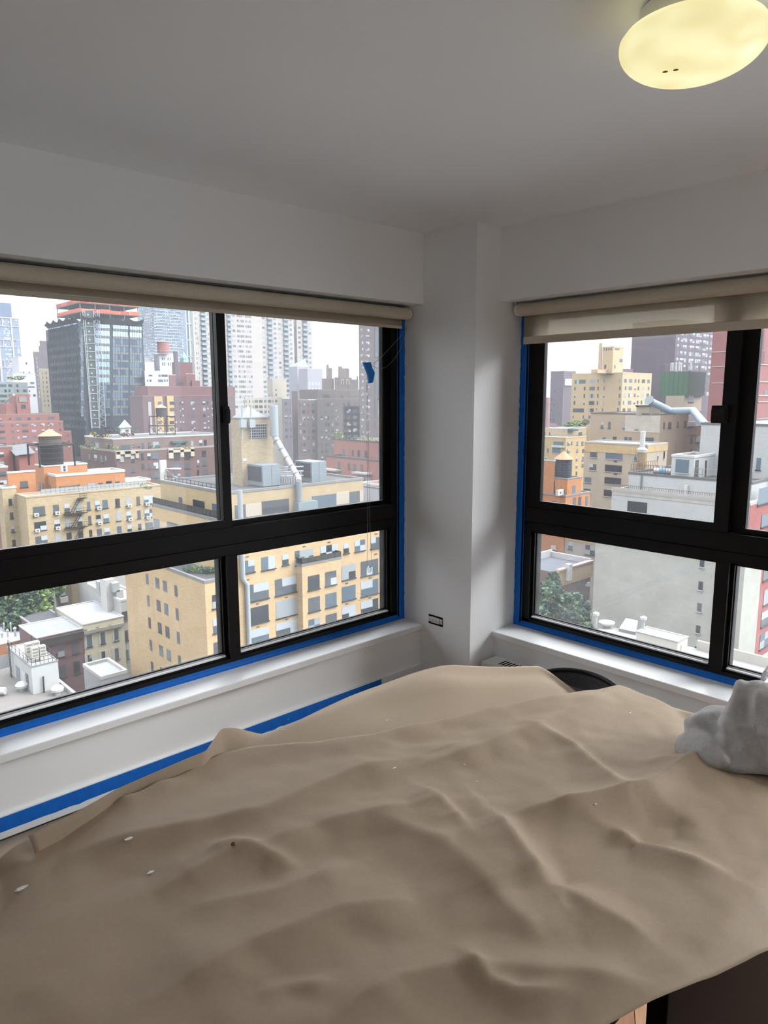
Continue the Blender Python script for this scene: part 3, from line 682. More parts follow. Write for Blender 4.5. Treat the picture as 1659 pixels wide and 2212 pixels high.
class Bld:
    def __init__(s, name, label, fm=None, group=None, cat='building'): s.name, s.label, s.group, s.cat, s.root, s.fm, s.t = name, label, group, cat, None, fm or F_DARK, []
    def tier(s, corner, Z=None, left=None, right=None, base=GROUND, wall=None, y0=None, x0=None, x1=None, y1=None, back=None, roof=None, coping=None, name='wall', ch=.35, cw=.3):
        p = at(*corner, Z) if Z else (ony(*corner, y0) if y0 is not None else onx(*corner, x0))
        X0, Y0, ZT = p.x, p.y, p.z
        if isinstance(base, Tier): base = base.zt
        if left is not None:
            lx, ly = left if isinstance(left, tuple) else (left, corner[1]); y1 = onx(lx, ly, X0).y
        if right is not None:
            rx, ry = right if isinstance(right, tuple) else (right, corner[1]); x1 = ony(rx, ry, Y0).x
        if back is not None:
            q = onz(*back, ZT)
            y1 = q.y if y1 is None else y1; x1 = q.x if x1 is None else x1
        if x1 is None: x1 = X0+14
        if y1 is None: y1 = Y0+14
        if s.root is None: s.root = empty(s.name, ((X0+x1)/2, (Y0+y1)/2, base), s.label, s.cat, s.group)
        t = Tier(s, X0, x1, Y0, y1, base, ZT); s.t.append(t)
        MB().box(X0, x1, Y0, y1, base, ZT).build(name, wall, s.root)
        if coping:
            b = MB(); e = .08; w = cw
            b.box(X0-e, x1+e, Y0-e, Y0+w, ZT, ZT+ch); b.box(X0-e, x1+e, y1-w, y1+e, ZT, ZT+ch); b.box(X0-e, X0+w, Y0+w, y1-w, ZT, ZT+ch); b.box(x1-w, x1+e, Y0+w, y1-w, ZT, ZT+ch)
            b.build('coping', coping, s.root)
        if roof: MB().box(X0+.02, x1-.02, Y0+.02, y1-.02, ZT, ZT+.05).build('roof', roof, s.root)
        return t
    def part(s, mb, name, m, stuff=False, smooth=False):
        o = mb.build(name, m, s.root, smooth=smooth)
        return tag(o, kind='stuff') if stuff else o
def railing(b, path, h, m, n=8, infill=None, name='railing'):
    """posts and rails along a path of world points; one part"""
    k = MB(); path = [Vector(p) for p in path]
    for i in range(len(path)-1):
        a, c = path[i], path[i+1]
        for f in (1.0, .5): k.bar(a+Vector((0, 0, h*f)), c+Vector((0, 0, h*f)), .05)
        for j in range(n+1): q = a+(c-a)*(j/n); k.bar(q, q+Vector((0, 0, h)), .05)
        if infill: k.quad(a, c, c+Vector((0, 0, h)), a+Vector((0, 0, h)), 1)
    return tag(b.part(k, name, [m, infill] if infill else m), kind='stuff')
def leafy(mb, c, rx, ry, rz, n, size, nm=2, seed=0):
    rnd = random.Random(seed)
    for _ in range(n):
        while True:
            d = Vector((rnd.uniform(-1, 1), rnd.uniform(-1, 1), rnd.uniform(-1, 1)))
            if .05 < d.length < 1: break
        d = d.normalized()*(d.length**.35)
        p = Vector(c)+Vector((d.x*rx, d.y*ry, d.z*rz)); a = Vector((rnd.gauss(0, 1), rnd.gauss(0, 1), rnd.gauss(0, .6))).normalized(); q = a.cross(Vector((rnd.gauss(0, 1), rnd.gauss(0, 1), rnd.gauss(0, 1)))).normalized()
        s = size*rnd.uniform(.6, 1.3); mb.quad(p-a*s, p+q*s*.7, p+a*s, p-q*s*.7, rnd.randrange(nm))
L_DEEP = [plain('leaf_deep', 62, 96, 74, .7), plain('leaf_mid', 96, 130, 92, .7), plain('leaf_shade', 46, 74, 60, .7)]  # leaf tones are dealt out at random
L_BRIGHT = [plain('leaf_bright', 150, 178, 82, .7), plain('leaf_fresh', 120, 160, 80, .7), plain('leaf_olive', 96, 118, 66, .7)]
L_YEL = [plain('leaf_yellow', 214, 200, 60, .7), plain('leaf_gold', 180, 170, 70, .7)]
L_RED = [plain('leaf_red', 112, 64, 70, .7), plain('leaf_plum', 84, 60, 66, .7)]
L_PALE = [plain('flower_white', 214, 216, 180, .7), plain('leaf_pale', 150, 170, 110, .7)]
m_bark = plain('bark', 84, 76, 66)
def plant(V, x, y, Z, rpx, hpx, leaves, label, n=120, name='shrub', cat='shrub', group=None):
    px, py = V(x, y); c = at(px, py, Z); r = rpx*Z/FPX; h = hpx*Z/FPX
    root = empty(name, c-Vector((0, 0, h*.5)), label, cat, group)
    m = MB(); leafy(m, c, r, r*.8, h*.5, n, max(.12, r*.16), len(leaves), int(x*7+y)); tag(m.build('foliage', leaves, root), kind='stuff')
    MB().tube([c-Vector((0, 0, h*.6)), c+Vector((0, 0, h*.2))], [r*.05+.02, .02], 6).build('stem', m_bark, root)
def tree(blobs, trunk, leaves, label, n=900, size=.35, group=None):
    """blobs: (px, py, Z, rx_px, ry_px)"""
    cs = [(at(px, py, Z), rp*Z/FPX, hp*Z/FPX) for px, py, Z, rp, hp in blobs]
    base = at(*trunk); base.z = GROUND
    root = empty('street_tree', base, label, 'tree', group); m = MB()
    for i, (c, r, h) in enumerate(cs): leafy(m, c, r, r*.85, h, n, size, len(leaves), i+int(r*100))
    tag(m.build('crown', leaves, root), kind='stuff')
    k = MB().tube([base, base+(cs[0][0]-base)*.5, cs[0][0]], [.4, .3, .12], 8)
    for c, r, h in cs[1:]: k.tube([base+(cs[0][0]-base)*.55, c], [.2, .06], 6)
    k.build('trunk', m_bark, root)
def water_tank(px, ytop, ybase, Z, halfw, hcone, body, cone, label, eave=1.08, bands=7, frame=None, lower=None, y0=None):
    if y0 is not None:
        c = ony(px, ybase, y0); Z = (c-CAM).dot(FWD)
    else: c = at(px, ybase, Z)
    r = halfw*Z/FPX; h = (ybase-ytop)*Z/FPX*.985; hc = hcone*Z/FPX
    root = empty('water_tank', c, label, 'water tank')
    MB().lathe(c, [(r*.98, 0), (r, h*.5), (r*.97, h)], 28).build('staves', body, root, smooth=True)
    for k in range(bands): z = h*(k+.6)/bands; MB().lathe(c, [(r*1.0, z-.05), (r*1.03, z-.05), (r*1.03, z+.05), (r*1.0, z+.05)], 28).build('hoop', plain('tank_hoop', 96, 100, 108), root)
    MB().lathe(c, [(r*eave, h-.02), (r*eave, h+.06), (r*.04, h+hc)], 28).build('conical_roof', cone, root)
    if lower: MB().lathe(c, [(r*1.012, 0), (r*1.012, h*lower)], 28).build('wrap', plain('black_tar', 40, 38, 42), root)
    if frame:
        m, zf, e = frame; k = MB(); z1 = h*zf; R = r*e
        P = [c+Vector((sx*R, sy*R, 0)) for sx, sy in ((-1, -1), (1, -1), (1, 1), (-1, 1))]
        for i in range(4):
            k.bar(P[i]+Vector((0, 0, z1)), P[(i+1) % 4]+Vector((0, 0, z1)), .28); k.bar(P[i], P[i]+Vector((0, 0, z1)), .28)
        k.build('steel_frame', m, root)
    return c, r, h
def thing_box(name, label, cat, V, q, Z=None, depth=1.5, m=None, y0=None, group=None, z0=None, legs=0):
    """a box whose front (S) face fills the view rectangle q=(l, r, t, b)"""
    cx, cy = V((q[0]+q[1])/2, (q[2]+q[3])/2)
    if y0 is None: y0 = at(*V(q[0], q[3]), Z).y
    a = ony(V(q[0], 0)[0], cy, y0); c = ony(V(q[1], 0)[0], cy, y0); t = ony(cx, V(0, q[2])[1], y0); b = ony(cx, V(0, q[3])[1], y0)
    root = empty(name, ((a.x+c.x)/2, y0+depth/2, b.z), label, cat, group)
    MB().box(a.x, c.x, y0, y0+depth, b.z, t.z).build('casing', m, root)
    return root, a.x, c.x, y0, b.z, t.z
# ---------------------------------------------------------------- city: ground and near blocks
struct(MB().box(-400, 1500, 8, 1500, GROUND-2, GROUND).build('ground', plain('street_asphalt', 120, 120, 118, .9)), 'streets and yards far below the windows')
tanb = wallm('tan_brick', 214, 190, 148, .09); tanb2 = wallm('warm_tan_brick', 230, 200, 156, .08); buff = wallm('buff_brick', 206, 186, 150, .14)
orange = wallm('orange_brick', 214, 150, 104, .10); redb = wallm('red_brick', 168, 112, 104, .09); brownb = wallm('brown_brick', 128, 104, 100, .08)
whiteb = wallm('white_painted_brick', 216, 217, 216, .05, .05); greyst = wallm('grey_stucco', 202, 202, 192, .04, .08)
m_cop = plain('grey_coping', 150, 152, 150); m_copw = plain('white_coping', 226, 226, 222); m_roofd = plain('dark_roof', 96, 96, 98, .9, .15, 1.5); m_roofl = plain('silver_roof', 208, 210, 214, .8, .08, .8)
m_steel = plain('black_steel', 52, 52, 54); m_metal = plain('galvanised_duct', 190, 198, 202, .4); m_white = plain('white_metal', 230, 230, 226, .5, .02); m_unit = plain('grey_metal_casing', 150, 164, 172, .5, .04)
m_mesh = mat('dark_mesh_infill', alb(90, 88, 84), .9, .1); m_rust = plain('rusty_rail', 140, 112, 100)
# A: tan slab with planted terrace (lower panes and middle of the wide window)
A = Bld('apartment_building', 'big tan brick apartment block across the yard with terraces, roof tower and steel duct')
D = A.tier(vn(1385, 402), 88, left=vn(400, 275), right=500, wall=tanb2, roof=m_roofd, coping=m_cop)
D.grid('W', vn, [(665, 692, 'd'), (780, 825), (873, 917), (1012, 1042, 'd')], [(333, 463), (603, 735), (873, 1005), (1143, 1275), (1410, 1540)], 802, 'd', 0, sill=False, skip=())
D.win('S', vn, [(1478, 1600, 535, 705), (1488, 1610, 830, 1005), (1497, 1615, 1122, 1262)], 'p', .9)
Q = A.tier(PX(497, 1133), left=vg(730, 425), right=(930, 1120), y0=D.y0+.6, wall=tanb2, roof=m_roofd, coping=m_cop)
Q.win('W', vg, [(755, 828, 580, 692), (925, 1062, 628, 740)], 'p', .2)
Q.win('S', vo, [(190, 287, 328, 420, 'p'), (342, 445, 296, 395, 'f'), (502, 552, 277, 362, 's'), (602, 745, 243, 352, 'q'), (800, 933, 208, 312, 't'), (980, 1022, 192, 272, 's'), (1068, 1148, 168, 252, 'p'), (1192, 1272, 147, 230, 'p'),
    (222, 396, 508, 635, 't'), (448, 612, 460, 588, 't'), (967, 1073, 362, 470, 'p'), (1115, 1250, 325, 437, 't'), (1300, 1370, 312, 395, 's'),
    (228, 398, 685, 815, 't'), (453, 615, 632, 762, 'g'), (967, 1075, 523, 635, 'p'), (1117, 1250, 482, 595, 't'), (1300, 1370, 465, 550, 's'),
    (230, 400, 858, 980, 't'), (456, 618, 800, 910, 't'), (968, 1075, 682, 790, 'p'), (1117, 1250, 636, 745, 't')], 't', .85)
for x, y in ((232, 297), (235, 478), (310, 665), (314, 845), (535, 615), (538, 785), (673, 218), (868, 185), (1234, 120), (1232, 277), (1187, 463), (1185, 618), (1005, 505), (1006, 665)): Q.panel('S', vo, (x-11, x+11, y-4, y+4), G_DARK[1], 'vent', .05)
bay = A.tier(vo(657, 372), y0=Q.y0-1.3, right=vo(962, 315), base=GROUND, wall=tanb2, y1=Q.y0+.1, coping=m_cop, name='bay', ch=.25, cw=.2)
bay.win('S', vo, [(703, 795, 442, 552), (836, 925, 412, 518), (706, 797, 612, 722), (840, 926, 580, 688), (708, 798, 778, 880), (842, 928, 742, 850)], 'p', .75)
railing(A, [(bay.x0, Q.y0, bay.zt), (bay.x0, bay.y0, bay.zt), (bay.x1, bay.y0, bay.zt), (bay.x1, Q.y0, bay.zt)], 1.0, m_steel, 6, m_mesh)
p = ony(*vo(190, 275), Q.y0-.3); A.part(MB().tube([(p.x, p.y, -10), (p.x, p.y, ony(*vo(190, 470), Q.y0-.3).z), (p.x+.6, p.y, ony(*vo(205, 520), Q.y0-.3).z), (p.x+.6, p.y, GROUND)], .33, 10), 'downpipe', m_metal, smooth=True)
P_ = A.tier(PX(491, 1068), y0=Q.y0+3.2, left=(346, 1041), right=vk(1200, 1135), base=Q, wall=tanb, roof=m_roofd, coping=m_cop)
P_.win('S', vj, [(125, 292, 1660, 1880, 'f'), (540, 970, 1590, 1850, 'g')], 'f', 0); P_.win('S', vk, [(275, 715, 1400, 1680, 'g'), (945, 1133, 1340, 1560, 'f')], 'f', 0)
P_.win('W', vg, [(1070, 1112, 308, 490, 's'), (1245, 1385, 347, 490, 'g'), (1480, 1590, 397, 530, 'g')], 'g', .2)
P_.panel('S', vj, (1040, 1340, 1600, 1800), plain('greenhouse_panel', 150, 170, 176, .3), 'skylight_box', 1.2)
for vv_, q in ((vj, (292, 540, 1640, 1860)), (vk, (715, 945, 1345, 1600)), (vk, (1133, 1200, 1320, 1560))): P_.panel('S', vv_, q, wallm('pale_stucco', 222, 210, 190, 0), 'stucco_panel', .06)
railing(A, [(Q.x0+.1, Q.y0+.2, Q.zt), (Q.x0+.1, Q.y1-.3, Q.zt)], 1.25, m_steel, 22, m_mesh)
railing(A, [(P_.x0+.5, P_.y0+.5, P_.zt), (P_.x0+.5, P_.y1-.5, P_.zt)], .9, m_steel, 16)
TW = A.tier(PX(519, 905.5), y0=P_.y0+6, left=(498.5, 905), right=(588, 905), base=P_, wall=buff, coping=m_cop, name='roof_tower', ch=.2)
b = MB(); cx, cy = (TW.x0+TW.x1)/2, (TW.y0+TW.y1)/2; hw, hd = (TW.x1-TW.x0)/2*.92, (TW.y1-TW.y0)/2*.95; ap = ony(531.6, 877, cy).z
b.add([(cx-hw, cy-hd, TW.zt+.2), (cx+hw*.78, cy-hd, TW.zt+.2), (cx+hw*.78, cy+hd, TW.zt+.2), (cx-hw, cy+hd, TW.zt+.2), (cx-hw*.25, cy, ap)], [(0, 1, 4), (1, 2, 4), (2, 3, 4), (3, 0, 4), (3, 2, 1, 0)]); A.part(b, 'pyramid_roof', plain('slate_roof', 176, 180, 188))
lv = TW.panel('S', vj, (352, 622, 408, 626), mat('louver_dark', alb(46, 44, 50), .8, .1), 'louver', .08)
k = MB()
for i in range(9): x = 352+270*i/8; q0, q1 = TW.pt('S', *vj(x, 408+x*0), .12), TW.pt('S', *vj(x, 626), .12); k.bar(q0, q1, .06)
for i in range(6): y = 410+214*i/5; k.bar(TW.pt('S', *vj(352, y), .12), TW.pt('S', *vj(622, y-8), .12), .06)
tag(A.part(k, 'louver_bars', m_metal), kind='stuff')
for xx in (235, 372): A.part(MB().tube([TW.pt('S', *vj(xx+8, 655), .5), TW.pt('S', *vj(xx, 110), .5)], .09, 6).box(*(lambda q: (q.x-.45, q.x+.45, q.y-.3, q.y+.3, q.z-.6, q.z+.5))(TW.pt('S', *vj(xx+12, 390), .5))), 'antenna_mast', m_metal)
TW.panel('S', vj, (247, 308, 940, 982), m_white, 'notice_board', .05)
for l, q, nm in ((1, (562, 835, 1040, 1365), 'grey metal rooftop cooling unit beside the tan roof tower'), (2, (1325, 1550, 990, 1300), 'grey metal rooftop cooling unit at the far end of the tan roof')):
    r_, x0, x1, y0, z0, z1 = thing_box('cooling_unit', nm, 'cooling unit', vj, q, y0=P_.y0+2.2, depth=4.2, m=m_unit, group='rooftop cooling units')
    MB().box(x0-.04, x0, y0+.35, y0+3.9, z0+.6, z1-.25).build('intake_grille', mat('grille_dark', alb(60, 62, 70), .8, .1), r_)
    MB().box((x0+x1)/2-.03, (x0+x1)/2+.03, y0-.04, y0, z0+.1, z1-.1).build('seam', m_cop, r_)
    for dx in (.1, .9):
        for dy in (.2, 3.9): MB().box(x0+(x1-x0)*dx-.06, x0+(x1-x0)*dx+.06, y0+dy-.06, y0+dy+.06, P_.zt, z0).build('foot', m_steel, r_)
dy = P_.y0-.5; rr = .42
pts = [TW.pt('S', *vj(725, 110), 1.2), TW.pt('S', *vj(742, 590), 1.2), TW.pt('S', *vj(1115, 1245), 5.5), ony(*vj(1120, 1300), dy), ony(*vj(1128, 1600), dy)]
root = empty('exhaust_duct', pts[-1], 'bright steel exhaust duct slanting down from the tan roof tower over the parapet', 'duct')
MB().tube(pts[:2], .62, 16).build('riser', m_metal, root, smooth=True)
MB().tube(pts[1:4], rr, 16).build('slanted_run', plain('bright_duct', 232, 234, 232, .35), root, smooth=True); MB().tube(pts[3:], rr, 16).build('drop', m_unit, root, smooth=True)
for f in (.12, .32, .52, .72, .9): q = pts[1]+(pts[2]-pts[1])*f; d = (pts[2]-pts[1]).normalized(); MB().tube([q-d*.08, q+d*.08], rr*1.1, 16).build('collar', m_cop, root)
pp = MB(); rnd = random.Random(4)
for i in range(9): x = 850+i*38; q = ony(*vj(x, 1330), P_.y0+3); pp.tube([q, q+Vector((0, 0, rnd.uniform(.8, 2.2)))], .12, 6)
for i in range(3): y = 1080+i*70; pp.tube([ony(*vj(830, y), P_.y0+3), ony(*vj(1190, y-15), P_.y0+3)], .1, 6)
tag(pp.build('roof_pipes', m_metal), 'bundle of silver roof pipes between the two rooftop cooling units', 'pipework')
for x, y, w, h, lv_ in ((1180, 225, 16, 14, L_DEEP), (1290, 215, 18, 14, L_BRIGHT), (1420, 245, 22, 16, L_DEEP), (1500, 240, 16, 16, L_BRIGHT)): plant(vn, x, y, 93, w*.75, h, lv_, 'leafy green shrub %s of the planted terrace on the tan block' % {1180: 'beside the blue cover', 1290: 'in the middle', 1420: 'at the corner', 1500: 'by the back wall'}[x], 150, group='terrace shrubs')
# satellite dish mast on the tan roof
c = at(*ve(1090, 890), 112); root = empty('satellite_dish', c, 'white satellite dish and antenna panel on a steel tripod on the tan roof', 'dish'); K = lambda x, y: at(*ve(x, y), 112)
MB().bar(K(1045, 765), K(1150, 780), .12).bar(K(1125, 775), K(1125, 885), .12).bar(K(1045, 775), K(1190, 890), .12).build('mast', m_metal, root)
q = K(1150, 780); MB().lathe(q, [(.05, -.1), (.9, .1), (.95, .25), (.1, .15)], 20).build('dish', m_white, root, smooth=True)
q = K(1020, 810); MB().box(q.x-.5, q.x+.5, q.y-.2, q.y+.2, q.z-2, q.z+2).build('antenna_panel', m_white, root)
# B: tan building with orange penthouse, fire escape and water tank
B = Bld('apartment_building', 'tan brick building with orange brick penthouse, fire escape and window air conditioners')
b1 = B.tier(vf(372, 572), 140, left=vf(232, 545), right=(347, 1053), wall=buff, roof=plain('pink_terrace', 160, 146, 142), coping=wallm('sand_stucco', 206, 182, 150, 0), ch=.3, cw=.5)
b1.grid('S', vf, [(475, 645, 'p'), (765, 845), (925, 1000), (1095, 1170), (1258, 1298, 'd'), (1367, 1440), (1477, 1552), (1658, 1727), (1808, 1875), (1967, 2012, 'd'), (2070, 2209, 'p')], [(693, 815), (908, 1035), (1118, 1245), (1328, 1455)], 560, 's', .75)
acs = MB
for x, y in ((515, 795), (815, 770), (530, 1020), (825, 985), (1412, 700), (1425, 915), (1849, 663), (1861, 860), (2104, 640), (2120, 835)):
    q = b1.pt('S', *vf(x, y+15)); MB().box(q.x-.42, q.x+.42, b1.y0-.55, b1.y0-.02, q.z-.3, q.z+.32).box(q.x-.2, q.x+.2, b1.y0-.57, b1.y0-.54, q.z-.12, q.z+.15, 1).build('air_conditioner', [m_white, G_DARK[1]], B.root)
fe = [(905, 1220, 800), (920, 1230, 1000), (1108, 1216, 568)]
for l, r, y in fe:
    a, c = b1.pt('S', *vf(l, y)), b1.pt('S', *vf(r, y-15)); k = MB(); z = a.z
    k.box(a.x, c.x, b1.y0-1.25, b1.y0-.05, z-.12, z)
    for zz in (.5, 1.0): k.bar((a.x, b1.y0-1.22, z+zz), (c.x, b1.y0-1.22, z+zz), .05)
    for i in range(7): x = a.x+(c.x-a.x)*i/6; k.bar((x, b1.y0-1.22, z), (x, b1.y0-1.22, z+1), .04)
    B.part(k, 'fire_escape_platform', m_steel)
for x0, y0_, x1, y1_ in ((1115, 580, 1005, 795), (1135, 795, 1022, 995), (1155, 1000, 1050, 1200)):
    k = MB()
    for o in (0, .55):
        k.bar(b1.pt('S', *vf(x0, y0_), .7)+Vector((o, 0, 0)), b1.pt('S', *vf(x1, y1_), .7)+Vector((o, 0, 0)), .1)
    for i in range(9): q = b1.pt('S', *vf(x0, y0_), .7).lerp(b1.pt('S', *vf(x1, y1_), .7), i/8); k.bar(q, q+Vector((.55, 0, 0)), .06)
    B.part(k, 'ladder', m_steel)
b2 = B.tier(vf(28, 440), y0=b1.y1, left=(-6, 1060), x1=b1.x0+.1, wall=buff, coping=m_copw)
b2.win('S', vf, [(125, 170, 580, 668), (143, 187, 775, 863), (160, 205, 968, 1060), (177, 222, 1165, 1255)], 's', .3)
o1 = B.tier(vf(800, 268), y0=b1.y0+4.5, left=vf(640, 235), right=(269, 1015), base=b1, wall=orange, roof=m_roofl, coping=m_copw, ch=.5)
o1.win('S', vf, [(850, 915, 400, 520, 's'), (1097, 1152, 375, 500, 's'), (1262, 1365, 355, 465, 'f'), (1412, 1478, 350, 445, 'f'), (1522, 1605, 325, 460, 'd')], 's', .2); o1.win('S', ve, [(497, 548, 905, 980, 'f')], 's', 0)
o1.win('W', vf, [(712, 735, 380, 490)], 'd', 0)
o2 = B.tier(vf(622, 125), y0=o1.y0+5, left=vf(498, 100), right=vf(1248, 70), base=b1, wall=orange, roof=m_roofl, coping=m_copw, ch=.25)
o2.win('W', vf, [(560, 585, 345, 450), (610, 635, 355, 465)], 'd', 0)
o3 = B.tier(vf(107, 218), y0=o1.y0+3.5, left=vf(98, 214), right=vf(500, 180), base=b1, wall=orange, roof=m_roofl, coping=m_copw)
o3.win('S', vf, [(290, 398, 328, 412)], 'f', 0)
o4 = B.tier(ve(608, 912), y0=o1.y0+1.5, right=ve(880, 890), base=b1, wall=orange, roof=m_roofl, coping=m_copw, y1=o1.y0+7)
o4.panel('S', ve, (678, 694, 915, 1005), m_copw, 'white_pier', .2)
k = MB(); q = o1.pt('S', *vf(1000, 400), 2.2)
k.box(q.x-1.8, q.x+1.8, q.y-1, q.y+1, q.z-.15, q.z)
for dx in (-1.5, 0, 1.5): k.box(q.x+dx-.1, q.x+dx+.1, q.y-.9, q.y-.7, b1.zt, q.z-.15)
B.part(k, 'pergola', plain('dark_timber', 70, 56, 56))
railing(B, [(b1.x0+3, b1.y0+.4, b1.zt+.4), (b1.x1-3, b1.y0+.4, b1.zt+.4)], 1.0, m_cop, 24, plain('frosted_rail', 190, 196, 192))
m_tankw = wallm('weathered_staves', 112, 104, 96, 0, .2)
water_tank(112.5, 941, 1005, None, 23, 15, m_tankw, plain('tan_copper_cone', 214, 164, 128), 'dark wooden water tank with tan cone roof standing on the orange brick penthouse', 1.06, 6, (m_steel, .72, 1.55), .66, y0=o2.y0+3.5)
q = o1.pt('S', *vf(922, 190), -1.0); MB_ = thing_box('cooling_unit', 'white twin fan outdoor unit on the orange penthouse roof', 'cooling unit', vf, (880, 968, 97, 192), y0=o1.y0+1.5, depth=.8, m=m_white, group='rooftop cooling units')
for dz in (.35, .95): MB().tube([((MB_[1]+MB_[2])/2, MB_[3]-.02, MB_[4]+dz), ((MB_[1]+MB_[2])/2, MB_[3]+.03, MB_[4]+dz)], .3, 14).build('fan', G_DARK[1], MB_[0])
plant(ve, 810, 950, 143, 9, 10, L_BRIGHT, 'bright green shrub on the terrace by the white pier', 90, group='roof shrubs'); plant(ve, 860, 975, 142, 8, 6, L_DEEP, 'low dark shrub at the end of the orange terrace', 70, group='roof shrubs')
# C: brown brick block with stone ornament and roof gardens
C = Bld('apartment_building', 'brown brick apartment house with cream stone ornament and garden terraces')
c1 = C.tier(ve(506, 592), 224, left=ve(118, 550), right=ve(1680, 532), wall=brownb, roof=m_roofd, coping=plain('stone_band', 176, 160, 152), ch=.6)
c1.win('W', ve, [(270, 302, 615, 685), (337, 367, 625, 700), (205, 227, 605, 670), (388, 402, 630, 680)], 's', .4)
c1.win('S', ve, [(552, 590, 630, 695), (668, 708, 625, 695), (775, 805, 600, 665), (845, 882, 600, 660), (903, 958, 592, 660, 'p'), (1127, 1195, 597, 665, 'p'), (1245, 1307, 595, 660, 'p'), (1437, 1483, 570, 630, 'p'),
    (555, 590, 752, 812), (672, 712, 745, 805), (782, 813, 712, 770), (852, 882, 710, 770), (912, 965, 700, 765, 'p'), (1132, 1195, 712, 770, 'p'), (1248, 1312, 705, 765, 'p'), (1440, 1490, 668, 730, 'p'), (1387, 1410, 672, 735),
    (690, 760, 852, 890, 'p'), (865, 890, 815, 870), (920, 970, 812, 865, 'p'), (1148, 1205, 820, 870, 'p'), (1255, 1320, 812, 865, 'p'), (1387, 1410, 780, 830), (1447, 1505, 770, 830, 'p')], 's', .6)
m_orn = plain('cream_ornament', 214, 202, 178, .9, .2, 3)
for q in ((502, 548, 582, 660), (596, 662, 575, 640), (714, 748, 575, 650), (502, 748, 568, 606), (1072, 1122, 545, 655), (1200, 1238, 540, 640), (1312, 1350, 535, 630), (1072, 1350, 560, 586)): c1.panel('S', ve, q, m_orn, 'stone_ornament', .45)
c2 = C.tier(ve(470, 450), y0=c1.y0+5, left=ve(165, 425), right=ve(1680, 400), base=c1, wall=wallm('pale_brown_brick', 150, 128, 122), roof=m_roofd, coping=m_copw, ch=.4)
c2.win('S', ve, [(550, 660, 508, 575, 'g'), (783, 812, 485, 545), (850, 880, 480, 540), (905, 972, 475, 540, 'p'), (1150, 1212, 490, 540, 'p'), (1320, 1345, 465, 520), (1410, 1440, 455, 515), (1460, 1490, 452, 515)], 's', .4)
c2.win('W', ve, [(285, 322, 485, 560)], 's', .4)
c2.panel('S', ve, (1100, 1272, 462, 484), plain('green_awning', 74, 112, 108), 'awning', 1.4)
for i, (x, y, w, h, lv_, n_) in enumerate(((215, 500, 12, 16, L_DEEP, 'tall pale green'), (265, 550, 9, 6, L_BRIGHT, 'low bright'), (420, 520, 10, 12, L_DEEP, 'dark'), (510, 545, 9, 9, L_BRIGHT, 'fresh green'), (735, 520, 11, 10, L_DEEP, 'bushy'), (930, 530, 12, 5, L_DEEP, 'trailing'), (1270, 530, 9, 4, L_BRIGHT, 'small'), (135, 520, 8, 6, L_BRIGHT, 'edge'))):
    plant(ve, x, y, 226, w, h, lv_, '%s shrub along the lower garden terrace of the brown house' % n_, 60, group='terrace shrubs of the brown house')
for i, (x, y, w, h, lv_, n_) in enumerate(((258, 388, 8, 8, L_YEL, 'yellow flowering'), (415, 405, 9, 8, L_YEL, 'golden yellow'), (430, 345, 12, 10, L_RED, 'dark red'), (520, 345, 9, 12, L_DEEP, 'dark green'), (620, 395, 16, 8, L_RED, 'plum coloured'), (705, 345, 8, 9, L_DEEP, 'tall green'), (330, 410, 14, 6, L_RED, 'brownish'))):
    plant(ve, x, y, 234, w, h, lv_, '%s bush in the roof garden of the brown house' % n_, 80, group='roof garden bushes')
gz_ = Bld('garden_pavilion', 'small white pavilion in the roof garden of the brown house', cat='pavilion'); g1 = gz_.tier(ve(560, 320), 238, left=ve(545, 318), right=ve(662, 318), base=c2.zt, wall=plain('white_stucco', 232, 232, 222), name='walls')
b = MB(); b.add([(g1.x0-.4, g1.y0-.4, g1.zt), (g1.x1+.4, g1.y0-.4, g1.zt), (g1.x1+.4, g1.y1+.4, g1.zt), (g1.x0-.4, g1.y1+.4, g1.zt), ((g1.x0+g1.x1)/2, (g1.y0+g1.y1)/2, g1.zt+2.6)], [(0, 1, 4), (1, 2, 4), (2, 3, 4), (3, 0, 4), (3, 2, 1, 0)]); gz_.part(b, 'hipped_roof', plain('pale_tin_roof', 196, 206, 208)); g1.win('S', ve, [(608, 645, 342, 365)], 'f', 0)
m_tstaves = plain('dark_staves', 78, 68, 72)
water_tank(348.5, 881, 900, 238, 11.5, 7.5, m_tstaves, plain('straw_cone', 214, 180, 140), 'small dark water tank with straw coloured cone on a black steel stand', 1.12, 4)
k = MB(); K = lambda x, y: at(*ve(x, y), 238)
for x in (870, 950, 1050, 1145): k.bar(K(x, 195), K(x+4, 400), .25)
for y in (198, 300, 390): k.bar(K(865, y), K(1150, y), .25)
for a_, c_ in (((870, 300), (950, 390)), ((1050, 300), (1145, 390)), ((950, 300), (1050, 390)), ((950, 198), (1050, 300))): k.bar(K(*a_), K(*c_), .12)
tag(k.build('steel_stand', m_steel), 'black steel stand carrying the small water tank above the brown house', 'stand')
